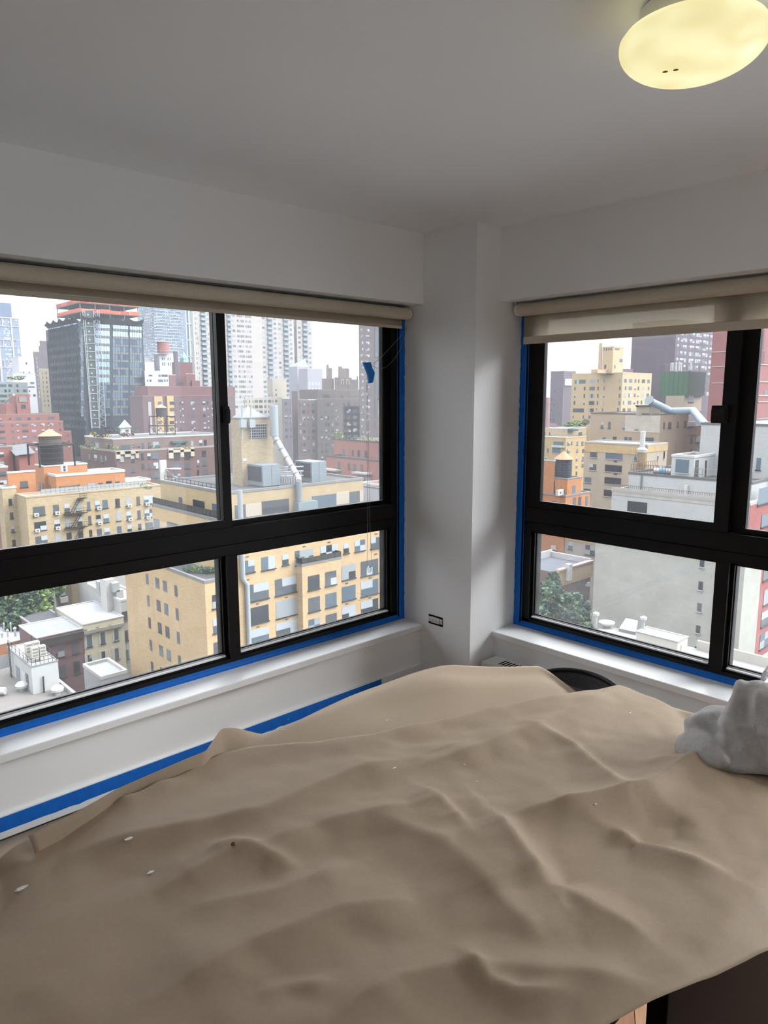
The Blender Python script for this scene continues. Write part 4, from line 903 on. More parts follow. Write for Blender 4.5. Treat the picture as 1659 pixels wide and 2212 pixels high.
# D: low townhouses and roofs in the yard
T = Bld('townhouse', 'cream painted townhouse with bracketed cornice and white window surrounds'); cream = wallm('cream_stucco', 236, 228, 196, 0, .03)
t1_ = T.tier(vl(1102, 745), 119, right=vl(1640, 632), wall=cream, roof=m_roofl, back=vl(1050, 462), coping=m_roofl, ch=.2)
t1_.grid('S', vm, [(1034, 1096), (1200, 1256), (1362, 1416)], [(70, 205), (302, 438), (520, 640)], 1065, 'x', .1, F_DARK)
sur = MB()
for ri, ys in enumerate(((60, 222), (292, 455))):
    for (l, r, dy_) in ((1034, 1096, 0), (1200, 1256, -38), (1362, 1416, -82)):
        for q in ((l-20, l-1, ys[0]+dy_, ys[1]+dy_-14), (r+1, r+20, ys[0]+dy_-8, ys[1]+dy_-22), (l-22, r+22, ys[1]+dy_-14, ys[1]+dy_+2)): t1_.panel('S', vm, q, m_copw, 'window_surround', .1)
t1_.panel('S', vl, (1100, 1640, 758, 800), plain('cornice_grey', 176, 170, 158), 'cornice', .5)
for i in range(4): t1_.panel('S', vl, (1115+i*160, 1145+i*160, 790-i*28, 830-i*28), plain('cornice_bracket', 150, 146, 138), 'bracket', .4)
T2_ = Bld('townhouse', 'brown townhouse with heavy dark cornice next to the cream one'); choc = wallm('brown_stucco', 140, 112, 112, .03)
t2_ = T2_.tier(PX(78, 1380), y0=t1_.y0, x1=t1_.x0-.02, back=vl(560, 690), wall=choc, roof=plain('silver_painted_roof', 165, 168, 173, .8, .12, .9), coping=m_roofl, ch=.15)
t2_.win('S', vm, [(690, 768, 190, 325), (863, 940, 150, 285), (708, 790, 420, 570, 's'), (880, 958, 375, 525, 's')], 's', .25); t2_.panel('S', vm, (470, 990, 65, 150), plain('dark_cornice', 62, 58, 58), 'cornice', .55)
t3_ = T2_.tier(vl(420, 750), y0=t2_.y1-.1, x1=t1_.x0-.05, y1=t2_.y1+10, wall=choc, roof=m_roofd, coping=m_cop, ch=.2)
T3 = Bld('townhouse', 'low house with silver roof full of vents and a strip of orange brick wall')
t4_ = T3.tier(vl(-400, 1090), 116, right=vl(440, 905), back=vl(330, 700), wall=orange, roof=m_roofl, coping=m_roofl, ch=.15)
t4_.panel('S', vl, (-100, 480, 1105, 1400), plain('pale_grey_render', 196, 198, 198), 'rendered_wall', .1); t4_.win('S', vm, [(-10, 95, 380, 480)], 'd', 0)
rnd = random.Random(9); m_vent = plain('galvanised_vent', 198, 204, 204, .45)
for i, (x, y, w, h) in enumerate(((30, 870, 30, 60), (60, 790, 22, 110), (105, 860, 26, 90), (150, 800, 20, 130), (205, 850, 34, 110), (165, 690, 26, 80), (250, 690, 24, 90), (300, 700, 22, 70), (270, 780, 26, 80), (120, 740, 20, 60))):
    q = onz(*vl(x, y+40), t4_.zt); hh = h/6.144*.075; r = w/6.144*.035
    root = empty('roof_vent', q, 'galvanised vent stack in the cluster on the silver roof of the low house', 'vent', 'vent stacks on the low silver roof')
    MB().tube([q, q+Vector((0, 0, hh))], r, 10).build('pipe', m_vent, root, smooth=True); MB().lathe(q+Vector((0, 0, hh)), [(r*1.5, 0), (r*1.6, .15), (r*.3, .4)], 10).build('hood', m_vent, root, smooth=True)
WB = Bld('apartment_building', 'whitewashed building with pilaster beside the cream townhouse'); dirty = wallm('whitewashed_wall', 214, 214, 210, 0, .12)
w1 = WB.tier(vl(1602, 430), y0=t1_.y0+1.2, x0=None, left=vl(1170, 340), right=310, wall=dirty, roof=m_roofl, coping=m_copw)
w2 = WB.tier(vl(1150, 20), x0=None, y0=w1.y1, right=310, y1=w1.y1+12, wall=dirty, coping=m_copw)
w1.panel('W', vl, (1425, 1505, 120, 600), m_copw, 'pilaster', 1.2, th=.4)
w1.win('S', vn, [(362, 430, 750, 860), (378, 436, 985, 1110), (395, 446, 1225, 1340)], 'f', 0)
for q, nm in (((1320, 1425, 160, 350), 'tall grey'), ((1550, 1640, 275, 400), 'open framed'), ((1500, 1590, 180, 300), 'pale')): thing_box('cooling_unit', '%s cooling unit on the roof of the whitewashed building' % nm, 'cooling unit', vl, q, y0=w1.y0+2+(q[0] < 1400)*4, depth=1.6, m=m_vent, group='rooftop cooling units')
SH = Bld('rooftop_bulkhead', 'white stucco stair bulkhead with railing on the grey roof', cat='bulkhead'); stucco = wallm('white_weathered_stucco', 214, 217, 216, 0, .09)
zb = at(*vm(372, 800), 86).z
s1 = SH.tier(vm(372, 452), 86, left=vm(92, 232), right=vm(690, 372), base=zb, wall=stucco, roof=m_roofl, coping=m_cop, ch=.12, cw=.15, name='walls')
s1.panel('W', vm, (200, 240, 450, 660), m_unit, 'door', .06); s1.panel('W', vm, (312, 340, 530, 630), G_DARK[1], 'louver_vent', .05); s1.panel('W', vm, (262, 300, 510, 610), m_white, 'notice', .05)
railing(SH, [(s1.x0+.1, s1.y1, s1.zt), (s1.x0+.1, s1.y0+.1, s1.zt), (s1.x1-.1, s1.y0+.1, s1.zt), (s1.x1-.1, s1.y1, s1.zt)], 1.0, m_steel, 6)
SH.part(MB().tube([s1.pt('S', *vm(515, 560), .25), s1.pt('S', *vm(528, 770), .25)], .1, 8), 'pipe', m_steel)
k = MB()
for o in (0, .5): k.bar((s1.x0-.3, s1.y1-2+o, zb), (s1.x0-.3, s1.y1-2+o, s1.zt+1.2), .07)
for i in range(14): k.bar((s1.x0-.3, s1.y1-2, zb+i*.4), (s1.x0-.3, s1.y1-1.5, zb+i*.4), .05)
SH.part(k, 'ladder', m_steel)
for (l, r, t, b_, n_) in ((312, 395, 165, 335, 'tallest'), (383, 465, 215, 355, 'square'), (400, 480, 145, 300, 'rear'), (478, 555, 195, 375, 'slatted')):
    r_ = thing_box('cooling_unit', '%s cream cooling unit on top of the white stair bulkhead' % n_, 'cooling unit', vm, (l, r, t, b_), y0=(s1.y0+1.2 if n_ in ('square', 'slatted') else s1.y0+2.6), depth=.7, m=plain('cream_casing', 226, 222, 206), group='rooftop cooling units')
    for i in range(3): MB().box(r_[1]+.08, r_[2]-.08, r_[3]-.02, r_[3], r_[5]-.35-i*.4, r_[5]-.1-i*.4).build('grille', m_cop, r_[0])
RF = Bld('apartment_building', 'low building with flat grey roof carrying the white stair bulkhead'); rx1 = onz(*vm(760, 680), zb).x
rf = RF.tier(PX(-200, 1700), y0=s1.y0-9, x0=None, x1=rx1, y1=s1.y1+2.2, base=GROUND, wall=dirty) if False else None
RF.root = empty('apartment_building', (s1.x0, s1.y0, GROUND), RF.label, 'building'); grr = plain('grey_membrane_roof', 140, 135, 130, .9, .1, .6)
MB().box(s1.x0-16, rx1, s1.y0-14, s1.y1+2.2, GROUND, zb).build('roof_slab', grr, RF.root); MB().box(rx1-.25, rx1+.1, s1.y0-14, s1.y1+2.2, zb, zb+.5).build('parapet', stucco, RF.root)
for x, y, n_ in ((265, 700, 'beside the bulkhead door'), (690, 745, 'at the parapet by the bulkhead')):
    q = onz(*vm(x, y+30), zb); root = empty('roof_ventilator', q, 'white mushroom ventilator %s' % n_, 'ventilator'); MB().lathe(q, [(.35, 0), (.35, .5)], 14).build('neck', m_vent, root); MB().lathe(q, [(.7, .5), (.75, .8), (.5, 1.1), (.1, 1.2)], 16).build('dome', m_white, root, smooth=True)
q = onz(*vm(30, 790), zb); root = empty('duct_pipe', q, 'large white duct lying on the grey roof at the frame edge', 'duct'); MB().tube([q+Vector((-3, 2.5, .6)), q+Vector((.3, -.2, .6))], .45, 14).build('pipe', m_white, root, smooth=True); MB().box(q.x-1.6, q.x-1.2, q.y+.7, q.y+1.6, zb, zb+.6).build('cradle', m_cop, root)
S2 = Bld('garage', 'low grey shed with parapet roof between the bulkhead and the cream townhouse', cat='shed')
s2 = S2.tier(vm(1210, 600), 100, left=vm(1000, 480), right=vm(1520, 575), wall=plain('grey_render', 196, 198, 200), roof=m_roofl, coping=m_copw, ch=.5, base=GROUND)
r_ = thing_box('cooling_unit', 'small silver unit on the roof of the low grey shed', 'cooling unit', vm, (1232, 1288, 460, 525), y0=s2.y0+4, depth=1, m=m_vent, group='rooftop cooling units')
# yard trees and houses behind
TB = Bld('apartment_building', 'grey brick house half hidden by trees behind the townhouses'); tb1 = TB.tier(vl(740, 120), 136, y1=None, left=vl(725, 120), right=vl(930, 90), wall=wallm('grey_brown_brick', 150, 138, 128), coping=m_cop)
tb1.win('S', vl, [(805, 868, 185, 235), (805, 868, 305, 385)], 's', .3)
q = tb1.pt('S', *vl(842, 398)); MB().box(q.x-.7, q.x+.7, tb1.y0-.6, tb1.y0, q.z-.5, q.z+.5).build('air_conditioner', m_white, TB.root)
tb2 = TB.tier(vl(930, 60), y0=tb1.y0+.3, right=vl(1120, 30), wall=tanb, coping=m_cop)
tree([(-8, 1335, 130, 40, 32), (28, 1300, 133, 38, 30), (62, 1312, 130, 30, 38), (45, 1345, 128, 34, 26)], (40, 1380, 130), L_DEEP+[L_BRIGHT[2]], 'big dark green tree in the yard behind the silver roofs', 700, .5)
tree([(95, 1285, 133, 28, 26), (120, 1270, 134, 20, 16), (88, 1318, 131, 22, 22)], (100, 1360, 132), [L_BRIGHT[2], L_DEEP[1], L_BRIGHT[0]], 'yellow green tree beside the grey brick house', 600, .45)
q = at(*vl(720, 310), 127); root = empty('street_lamp', (q.x, q.y, GROUND), 'grey street lamp with long arm in front of the trees', 'street lamp'); MB().tube([(q.x, q.y, GROUND), q], .12, 8).build('pole', m_cop, root); MB().tube([q, at(*vl(635, 375), 127)], .08, 6).build('arm', m_cop, root)
# ---------------------------------------------------------------- city: farther blocks seen through the wide window
RD = Bld('apartment_building', 'long red brick apartment block with setbacks behind the tan building')
fl = F_LIGHT
r2 = RD.tier(PX(-30, 914), 330, right=vd(1127, 562), wall=redb, coping=plain('red_coping', 176, 140, 132), roof=m_roofd, y1=None)
rows = [(628, 672), (738, 782), (848, 892), (958, 1002), (1068, 1112)]
r2.grid('S', vd, [(-30, 82, 't'), (197, 240), (297, 333), (388, 500, 't'), (563, 640, 'p'), (738, 800, 'p'), (858, 958, 't'), (1058, 1090)], rows, 440, 's', .6, F_LIGHT, sill=False)
r1 = RD.tier(PX(-30, 897), y0=r2.y0+3, right=vd(1055, 420), base=r2, wall=redb, coping=plain('red_coping', 176, 140, 132), roof=m_roofd)
r1.win('S', vd, [(-40, 30, 530, 575, 'p'), (165, 200, 520, 560), (280, 385, 515, 560, 't'), (490, 550, 515, 558, 'p'), (650, 715, 510, 555, 'p'), (860, 975, 500, 545, 't')], 's', .5, sill=False)
r3 = RD.tier(vd(1130, 768), y0=r2.y0+.5, right=vd(1275, 765), wall=redb, coping=plain('red_coping', 176, 140, 132)); r3.grid('S', vd, [(1205, 1240)], [(815, 855), (925, 965), (1030, 1070)], 1222, 's', .6, sill=False)
r4 = RD.tier(vd(285, 100), y0=r1.y0+4, left=vd(150, 130), right=vd(525, 98), base=r1, wall=redb, coping=plain('red_coping', 176, 140, 132), name='roof_bulkhead')
r4.panel('S', vd, (338, 475, 138, 235), m_cop, 'louver_panel', .3); r4.win('S', vd, [(375, 460, 285, 345)], 'f', 0)
q0, q1 = r4.pt('W', *vd(250, 105), 4), r4.pt('W', *vd(90, 250), 4); RD.part(MB().bar(q0, q1, .8), 'sloping_rail', m_white)
r5 = RD.tier(vd(100, 265), y0=r4.y0+1, right=vd(285, 265), base=r1, wall=redb, name='roof_bulkhead')
rl = Bld('apartment_building', 'low red brick house with grey shed roof beside the orange penthouse'); rl1 = rl.tier(vd(-60, 1060), 185, right=vd(225, 1130), wall=redb, roof=m_roofd, coping=m_cop); rl1.win('S', vd, [(0, 65, 1135, 1205), (0, 75, 1300, 1370)], 's', .5)
rl2 = rl.tier(vd(330, 1190), y0=rl1.y0-3, left=vd(150, 1230), right=vd(620, 1200), wall=redb, roof=m_roofd)
rl3 = rl.tier(vd(-60, 1420), y0=rl1.y0-14, right=vd(140, 1410), wall=wallm('dull_red_brick', 160, 122, 112), coping=m_copw); rl3.win('S', vd, [(0, 110, 1478, 1545, 'p'), (0, 125, 1640, 1705, 'p')], 'p', .6)
b = MB(); z = rl2.zt; b.add([(rl2.x0-1, rl2.y0-1, z), (rl2.x1, rl2.y0-1, z+.5), (rl2.x1, rl2.y0+6, z+2.6), (rl2.x0-1, rl2.y0+6, z+2.2)], [(0, 1, 2, 3)]); rl.part(b, 'shed_roof', plain('slate_shed_roof', 120, 124, 126))
MT = Bld('apartment_building', 'pale mint apartment building with planted roof at the frame edge'); mint = wallm('mint_panel', 186, 204, 200, 0, .05)
m1 = MT.tier(PX(-40, 826), 390, right=va(548, 1775), wall=mint, coping=m_copw, roof=m_roofl); m1.grid('S', va, [(-20, 125, 'g'), (165, 240, 'f'), (290, 398, 'g'), (447, 522, 'f')], [(1845, 1900), (1948, 2003), (2050, 2105), (2155, 2210)], 340, 'f', .3, F_LIGHT, sill=False)
plant(va, 320, 1725, 394, 17, 6, L_BRIGHT, 'strip of green shrubs on the mint building roof', 90, group='roof shrubs')
WH = Bld('apartment_building', 'white stepped apartment tower between the glass tower and the brown tower'); whi = wallm('white_stone', 226, 226, 230, 0, .03)
h1 = WH.tier(va(365, 1312), 430, right=va(640, 1310), wall=whi, coping=m_copw); h1.win('S', va, [(510, 542, 1405, 1450), (408, 422, 1595, 1618), (455, 482, 1595, 1620), (570, 600, 1598, 1620)], 'd', 0, sill=False)
h2 = WH.tier(va(255, 1632), y0=h1.y0-4, right=va(705, 1640), wall=whi, coping=m_copw); h2.win('S', va, [(330, 525, 1678, 1692), (360, 440, 1708, 1722), (598, 680, 1800, 1840), (560, 690, 1885, 1912), (580, 600, 1965, 1995), (590, 605, 2050, 2090), (660, 710, 2045, 2090)], 'h', 0, sill=False)
GT = Bld('glass_tower', 'blue grey glass tower with pale masonry grid at the frame edge'); gls = wallm('tower_glass', 142, 158, 182, 0, .10)
for m_ in (_mats['tower_glass'],): m_.node_tree.nodes['Principled BSDF'].inputs['Roughness'].default_value = .35
g1 = GT.tier(PX(-40, 684), 600, right=va(365, 522), wall=gls, coping=plain('tower_pale_band', 200, 196, 200)); g2 = GT.tier(PX(-40, 650), y0=g1.y0+3, right=va(215, 205), base=g1, wall=wallm('tower_glass_dark', 112, 130, 158, 0, .1))
mp_ = plain('tower_pale_pier', 206, 200, 202)
for l, r in ((-20, 15), (255, 285)): g1.panel('S', va, (l, r, 520, 2000), mp_, 'pier', .8)
for t, b_ in ((505, 525), (675, 690), (945, 960), (1085, 1098), (1355, 1368), (1500, 1512)): g1.panel('S', va, (-300, 400, t, b_), mp_, 'band', .6)
for t, b_ in ((525, 675), (960, 1085), (1368, 1500)):
    for l, r in ((30, 50), (190, 212)): g1.panel('S', va, (l+(t-500)*.06, r+(t-500)*.06, t, b_), plain('tower_pink_pier', 206, 190, 190), 'pier', .5)
g1.many('S', va, [(55+i*33, 82+i*33) for i in range(4)]+[(300, 340)], [(540+i*46, 568+i*46) for i in range(26)], 120, [pane_mat('tower_pane', (.10, .13, .18)), pane_mat('tower_pane_light', (.25, .30, .36))])
BT = Bld('apartment_tower', 'dull brown brick tower with stepped top beside the black tower', cat='building'); dull = wallm('dull_brown_brick', 124, 112, 118, .03)
b1_ = BT.tier(va(662, 1195), 470, left=va(655, 1200), right=va(1100, 1150), wall=dull); b2_ = BT.tier(va(772, 1080), y0=b1_.y0+2, right=va(1100, 1060), left=va(766, 1080), wall=dull); b3_ = BT.tier(va(788, 975), y0=b1_.y0+5, right=va(1100, 970), left=va(782, 975), wall=dull)
b1_.many('S', va, [(720, 735)], [(1300+i*85, 1350+i*85) for i in range(10)], 727, [G_BLIND[1]])
NB = Bld('apartment_building', 'narrow pale tan brick building in front of the brown tower'); n1 = NB.tier(va(782, 1545), 410, left=va(770, 1545), right=va(1070, 1525), wall=wallm('pale_tan_brick', 206, 192, 168), coping=m_copw)
n1.many('S', va, [(840, 852), (905, 930), (975, 990)], [(1600+i*92, 1645+i*92) for i in range(8)], 915, [G_DARK[1], G_DARK[2]])
# black office tower under construction
OT = Bld('office_tower', 'black glass office tower being extended, orange netting round its open top floors'); blk = wallm('black_curtain_wall', 74, 82, 92, 0, .06); blk.node_tree.nodes['Principled BSDF'].inputs['Roughness'].default_value = .4
o_ = OT.tier(PX(173, 694), 353, left=vb(90, 425), right=vb(1500, 420), wall=blk, roof=m_roofd)
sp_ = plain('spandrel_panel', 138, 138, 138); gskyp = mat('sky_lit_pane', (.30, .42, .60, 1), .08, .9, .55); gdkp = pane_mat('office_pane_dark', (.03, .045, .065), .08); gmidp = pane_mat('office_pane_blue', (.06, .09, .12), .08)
bays = [[(580+i*45, 618+i*45) for i in range(1)], [(800+i*43, 838+i*43) for i in range(5)], [(1056+i*39, 1090+i*39) for i in range(6)], [(1312+i*36, 1342+i*36) for i in range(5)]]
cols = [c_ for b_ in bays for c_ in b_]
for fi in range(12):
    y = 395+fi*116.5
    for bi, bb_ in enumerate(bays):
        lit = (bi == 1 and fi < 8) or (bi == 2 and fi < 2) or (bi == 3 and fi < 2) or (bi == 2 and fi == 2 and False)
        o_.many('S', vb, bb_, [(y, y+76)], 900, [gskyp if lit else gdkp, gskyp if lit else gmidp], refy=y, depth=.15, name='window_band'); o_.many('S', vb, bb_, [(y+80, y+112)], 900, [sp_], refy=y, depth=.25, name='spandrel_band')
for fi in range(13):
    y = 455+fi*116
    o_.many('W', vb, [(105+i*82, 178+i*82) for i in range(6)], [(y+62, y+108)], 330, [sp_ if fi > 1 else plain('spandrel_dim', 112, 116, 122)], refy=700, depth=.15, name='spandrel_band')
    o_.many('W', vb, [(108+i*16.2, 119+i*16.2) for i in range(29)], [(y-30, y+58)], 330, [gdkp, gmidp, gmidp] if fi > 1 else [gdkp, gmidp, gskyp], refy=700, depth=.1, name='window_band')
    m = MB()
fins = MB(); 
for i in range(30): q = o_.pt('W', vb(102+i*16.2, 0)[0], 790, .35); fins.box(q.x-.1, q.x+.35, q.y-.12, q.y+.12, GROUND+25, o_.zt-1)
OT.part(fins, 'mullion_fins', plain('fin_black', 66, 74, 82), True)
zt = o_.zt; sl = plain('deck_underside', 96, 92, 92); org = plain('orange_netting', 236, 120, 84, .8, .15, 1.2); redn = plain('red_netting', 206, 84, 76, .8, .2, 1)
k0 = ony(*vb(500, 0), o_.y0).x
ox0, oy0, ox1, oy1 = o_.x0+1, o_.y0+2, o_.x1-.5, o_.y1-12
for i, dz in enumerate((4.5, 9.0)): MB().box(ox0, ox1, oy0, oy1, zt+dz, zt+dz+.5).build('deck', sl, OT.root)
for ix in range(5):
    for iy in range(3): x = ox0+.4+(ox1-ox0-.8)*ix/4; y = oy0+.4+(oy1-oy0-.8)*iy/2; MB().box(x-.2, x+.2, y-.2, y+.2, zt, zt+9).build('steel_column', plain('primed_steel', 120, 116, 112), OT.root)
for dz, mm in ((5.0, org), (9.5, redn)):
    for j in range(6):
        x = ox0+(ox1-ox0)*j/6; MB().box(x+.05, x+(ox1-ox0)/6-.05, oy0-.08, oy0-.02, zt+dz, zt+dz+1.5+.2*(j % 3)).build('netting', org if (j+int(dz)) % 3 else redn, OT.root)
    for j in range(4):
        y = oy0+(oy1-oy0)*j/4; MB().box(ox0-.08, ox0-.02, y+.05, y+(oy1-oy0)/4-.05, zt+dz, zt+dz+1.7).build('netting', mm if j % 2 else org, OT.root)
net = plain('debris_net', 70, 72, 80); 
for j in range(5):
    y0_, y1_ = o_.y0+(o_.y1-o_.y0)*j/5, o_.y0+(o_.y1-o_.y0)*(j+1)/5; k = MB(); n = 6
    for i in range(n):
        f0, f1 = i/n, (i+1)/n; s0, s1 = 1.6*math.sin(math.pi*f0), 1.6*math.sin(math.pi*f1)
        k.quad((o_.x0, y0_+(y1_-y0_)*f0, zt-.5), (o_.x0, y0_+(y1_-y0_)*f1, zt-.5), (o_.x0-3.4, y0_+(y1_-y0_)*f1, zt+2.6-s1), (o_.x0-3.4, y0_+(y1_-y0_)*f0, zt+2.6-s0))
    k.bar((o_.x0, y0_, zt-4), (o_.x0-3.6, y0_, zt+2.8), .15); OT.part(k, 'debris_net', net)
for j in range(4):
    x0_, x1_ = o_.x0+(o_.x1-o_.x0)*j/4, o_.x0+(o_.x1-o_.x0)*(j+1)/4; k = MB(); n = 6
    for i in range(n):
        f0, f1 = i/n, (i+1)/n; s0, s1 = 1.3*math.sin(math.pi*f0), 1.3*math.sin(math.pi*f1)
        k.quad((x0_+(x1_-x0_)*f0, o_.y0, zt-1), (x0_+(x1_-x0_)*f1, o_.y0, zt-1), (x0_+(x1_-x0_)*f1, o_.y0-2, zt+3-s1), (x0_+(x1_-x0_)*f0, o_.y0-2, zt+3-s0))
    k.bar((x1_, o_.y0, zt-6), (x1_, o_.y0-2.2, zt+3.4), .15); OT.part(k, 'debris_net', net)
HO = empty('construction_hoist', at(*vb(760, 1960), 345), 'grey lattice construction hoist tower rising up the corner of the black tower', 'hoist')
mh = plain('hoist_steel', 196, 202, 204, .5); mhp = plain('hoist_mesh', 92, 104, 104)
def HP(x, y, d=0): return ony(*vb(x, y), o_.y0-1.0-d)
k = MB(); 
for (x0t, x0b) in ((610, 745), (640, 755), (770, 860), (835, 870), (855, 960)): k.bar(HP(x0t, 200), HP(x0b, 1975), .28)
for i in range(15):
    f = i/14; y = 205+1750*f; xa, xb, xc, xd, xe = [a_+(c_-a_)*f for a_, c_ in ((610, 745), (640, 755), (770, 860), (835, 870), (855, 960))]
    k.bar(HP(xa, y), HP(xc, y), .22)
for i in range(30):
    f, f2 = i/30, (i+1)/30; k.bar(HP(775+85*f if i % 2 else 855+105*f, 205+1750*f), HP(855+105*f2 if i % 2 else 775+85*f2, 205+1750*f2), .14); k.bar(HP(612+133*f, 205+1750*f), HP(640+115*f2, 205+1750*f2), .12)
tag(k.build('lattice', mh, HO), kind='stuff')
k = MB()
for i in range(14):
    f = (i+.1)/14; f2 = (i+.92)/14; y, y2 = 205+1750*f, 205+1750*f2; k.quad(HP(645+110*f, y, -.4), HP(768+90*f, y, -.4), HP(768+90*f2, y2, -.4), HP(645+110*f2, y2, -.4))
tag(k.build('shaft_panels', mhp, HO), kind='stuff')
for i in range(14): q = HP(690+115*(i/14), 275+1750*i/14, .1); MB().box(q.x-.3, q.x+.3, q.y-.1, q.y+.1, q.z-.3, q.z+.3).build('work_light', m_white, HO)
# towers behind
CV = Bld('apartment_tower', 'tall blue grey tower with white floor bands behind the black tower', cat='building'); cvw = wallm('haze_blue_tower', 132, 148, 170, 0, .08)
Z0 = 690
v1 = CV.tier(PX(334, 620), Z0, left=(296, 618), right=(398, 624), wall=cvw, base=GROUND)
wb = plain('white_floor_band', 216, 222, 230)
for i in range(27): y = 125+i*57.5; v1.panel('S', vc, (360, 915, y+6, y+14), wb, 'floor_band', 1.0); v1.panel('W', vc, (110, 372, y-4, y+4), wb, 'floor_band', 1.0)
v1.many('S', vc, [(385+i*42, 412+i*42) for i in range(13)], [(138+i*57.5, 158+i*57.5) for i in range(26)], 620, [pane_mat('far_pane_light', (.42, .47, .52)), pane_mat('far_pane_mid', (.22, .27, .34)), pane_mat('far_pane_dark', (.12, .16, .22))], refy=600)
v1.many('W', vc, [(130+i*38, 156+i*38) for i in range(6)], [(130+i*57.5, 152+i*57.5) for i in range(26)], 240, [_mats['far_pane_mid'], _mats['far_pane_dark'], _mats['far_pane_light']], refy=600)
TL = Bld('apartment_tower', 'white framed tower with teal glass strips', cat='building'); tl = TL.tier(PX(391, 620), 720, left=(389, 620), right=(418, 622), wall=wallm('teal_glass', 126, 164, 172, 0, .06))
for l, r in ((880, 905), (945, 965), (1005, 1025)): tl.panel('S', vc, (l+18, r+18, -200, 1400), plain('white_tower_rib', 232, 236, 238), 'rib', 1.2)
for y in (430, 742, 1048): tl.panel('S', vc, (860, 1110, y-8, y+8), plain('white_tower_rib', 232, 236, 238), 'band', 1.2)
CR = Bld('apartment_tower', 'broad cream apartment tower with balcony columns, rising out of view', cat='building'); crm = wallm('cream_tower_wall', 218, 212, 206, 0, .03)
cr = CR.tier(PX(413, 610), 420, left=(409, 610), right=vh(1148, 0), wall=crm); cr2 = CR.tier(vh(1200, 60), left=vh(1194, 60), y0=cr.y0+3, right=vh(1462, 60), wall=crm); gap = CR.tier(vh(1140, 60), left=vh(1135, 60), y0=cr.y0+9, right=vh(1210, 60), wall=wallm('grey_shaft', 172, 170, 166, 0))
bal = plain('balcony_glass', 168, 186, 196, .4); tp = [mat('tower_win_grey', (.10, .11, .12, 1), .5, .15), mat('tower_win_light', (.18, .19, .20, 1), .5, .15), mat('tower_win_dark', (.06, .065, .075, 1), .5, .15)]
rows = [(110+i*82, 148+i*82) for i in range(-2, 19)]
def lean(cols): return cols
cr.many('S', vh, [(150, 195), (640, 685), (835, 872), (905, 948), (1100, 1132)], rows, 650, tp, refy=750)
cr.many('S', vh, [(225+i*30, 250+i*30) for i in range(4)]+[(362+i*34, 388+i*34) for i in range(3)], rows, 650, tp, refy=750)
cr.many('S', vc, [(1165, 1180), (1200, 1212), (1375, 1388), (1405, 1418)], [(130+i*93, 178+i*93) for i in range(17)], 1290, tp, refy=850)
for vv_, l, r, t0, dt, n_, cn in ((vh, 720, 805, 85, 82, 17, .4), (vh, 985, 1070, 100, 82, 16, .4), (vh, 55, 120, 20, 83, 17, .4), (vc, 1262, 1360, 100, 93, 16, .4)):
    cr.many(('S'), vv_, [(l, r)], [(t0+i*dt+dt*.5, t0+i*dt+dt*.92) for i in range(n_)], (l+r)/2, [bal], refy=750, depth=1.3, name='balconies'); cr.many('S', vv_, [(l, r)], [(t0+i*dt+dt*.02, t0+i*dt+dt*.46) for i in range(n_)], (l+r)/2, [tp[2], tp[0]], refy=750, depth=.1)
cr2.many('S', vh, [(1232, 1272), (1408, 1445)], rows, 1250, tp, refy=650); cr2.many('S', vh, [(1305, 1385)], [(t+38, t+72) for t, b_ in rows], 1345, [bal], depth=1.3, refy=650, name='balconies'); cr2.many('S', vh, [(1305, 1385)], rows, 1345, [tp[2]], refy=650)
# mid-distance white and red cluster
WC = Bld('apartment_building', 'white stepped building with arched windows left of the red cluster'); wc1 = WC.tier(vc(470, 1010), 385, left=vc(370, 1012), right=vc(745, 1012), wall=whi, coping=m_copw)
wc1.win('S', vc, [(520, 548, 1070, 1115), (563, 585, 1070, 1115), (628, 648, 1072, 1115), (668, 685, 1072, 1115), (525, 550, 1160, 1222), (565, 585, 1160, 1222), (635, 655, 1165, 1222), (672, 690, 1165, 1222)], 'd', 0, sill=False)
wc2 = WC.tier(vc(195, 1325), left=vc(185, 1325), y0=wc1.y0-5, right=vc(670, 1320), wall=whi, coping=m_copw); wc2.win('S', vc, [(272, 340, 1392, 1425, 'g'), (455, 500, 1390, 1430), (512, 630, 1388, 1430, 'h'), (240, 265, 1485, 1525), (290, 325, 1485, 1525), (450, 545, 1482, 1530, 'g'), (565, 588, 1482, 1525), (610, 632, 1480, 1525)], 'f', 0, sill=False)
wc3 = WC.tier(vc(195, 1150), left=vc(185, 1150), y0=wc1.y0-2, right=vc(370, 1150), wall=whi); wc4 = WC.tier(vc(190, 1065), left=vc(180, 1065), y0=wc1.y0+4, right=vc(320, 1062), wall=whi)
water_tank(353, 739, 763, 386, 12.5, 3.5, plain('pale_red_wood', 196, 130, 122), plain('pale_cone', 214, 170, 150), 'pale red wooden water tank on the white stepped building', 1.0, 5)
RC = Bld('apartment_building', 'plain reddish brown brick cluster with tall chimney below the cream tower'); rcm = wallm('wine_brick', 140, 102, 104)
rc1 = RC.tier(vc(800, 1150), 362, left=vc(705, 1140), right=vc(1095, 1148), wall=rcm); rc2 = RC.tier(vc(660, 1400), left=vc(648, 1400), y0=rc1.y0-4, right=vc(780, 1398), wall=rcm, coping=plain('peach_coping', 224, 190, 172)); rc3 = RC.tier(vc(975, 1380), left=vc(965, 1380), y0=rc1.y0-5, right=vc(1148, 1380), wall=rcm, coping=plain('peach_coping', 224, 190, 172)); rc4 = RC.tier(vc(1090, 1500), left=vc(1082, 1500), y0=rc1.y0-6, right=vc(1235, 1500), wall=rcm)
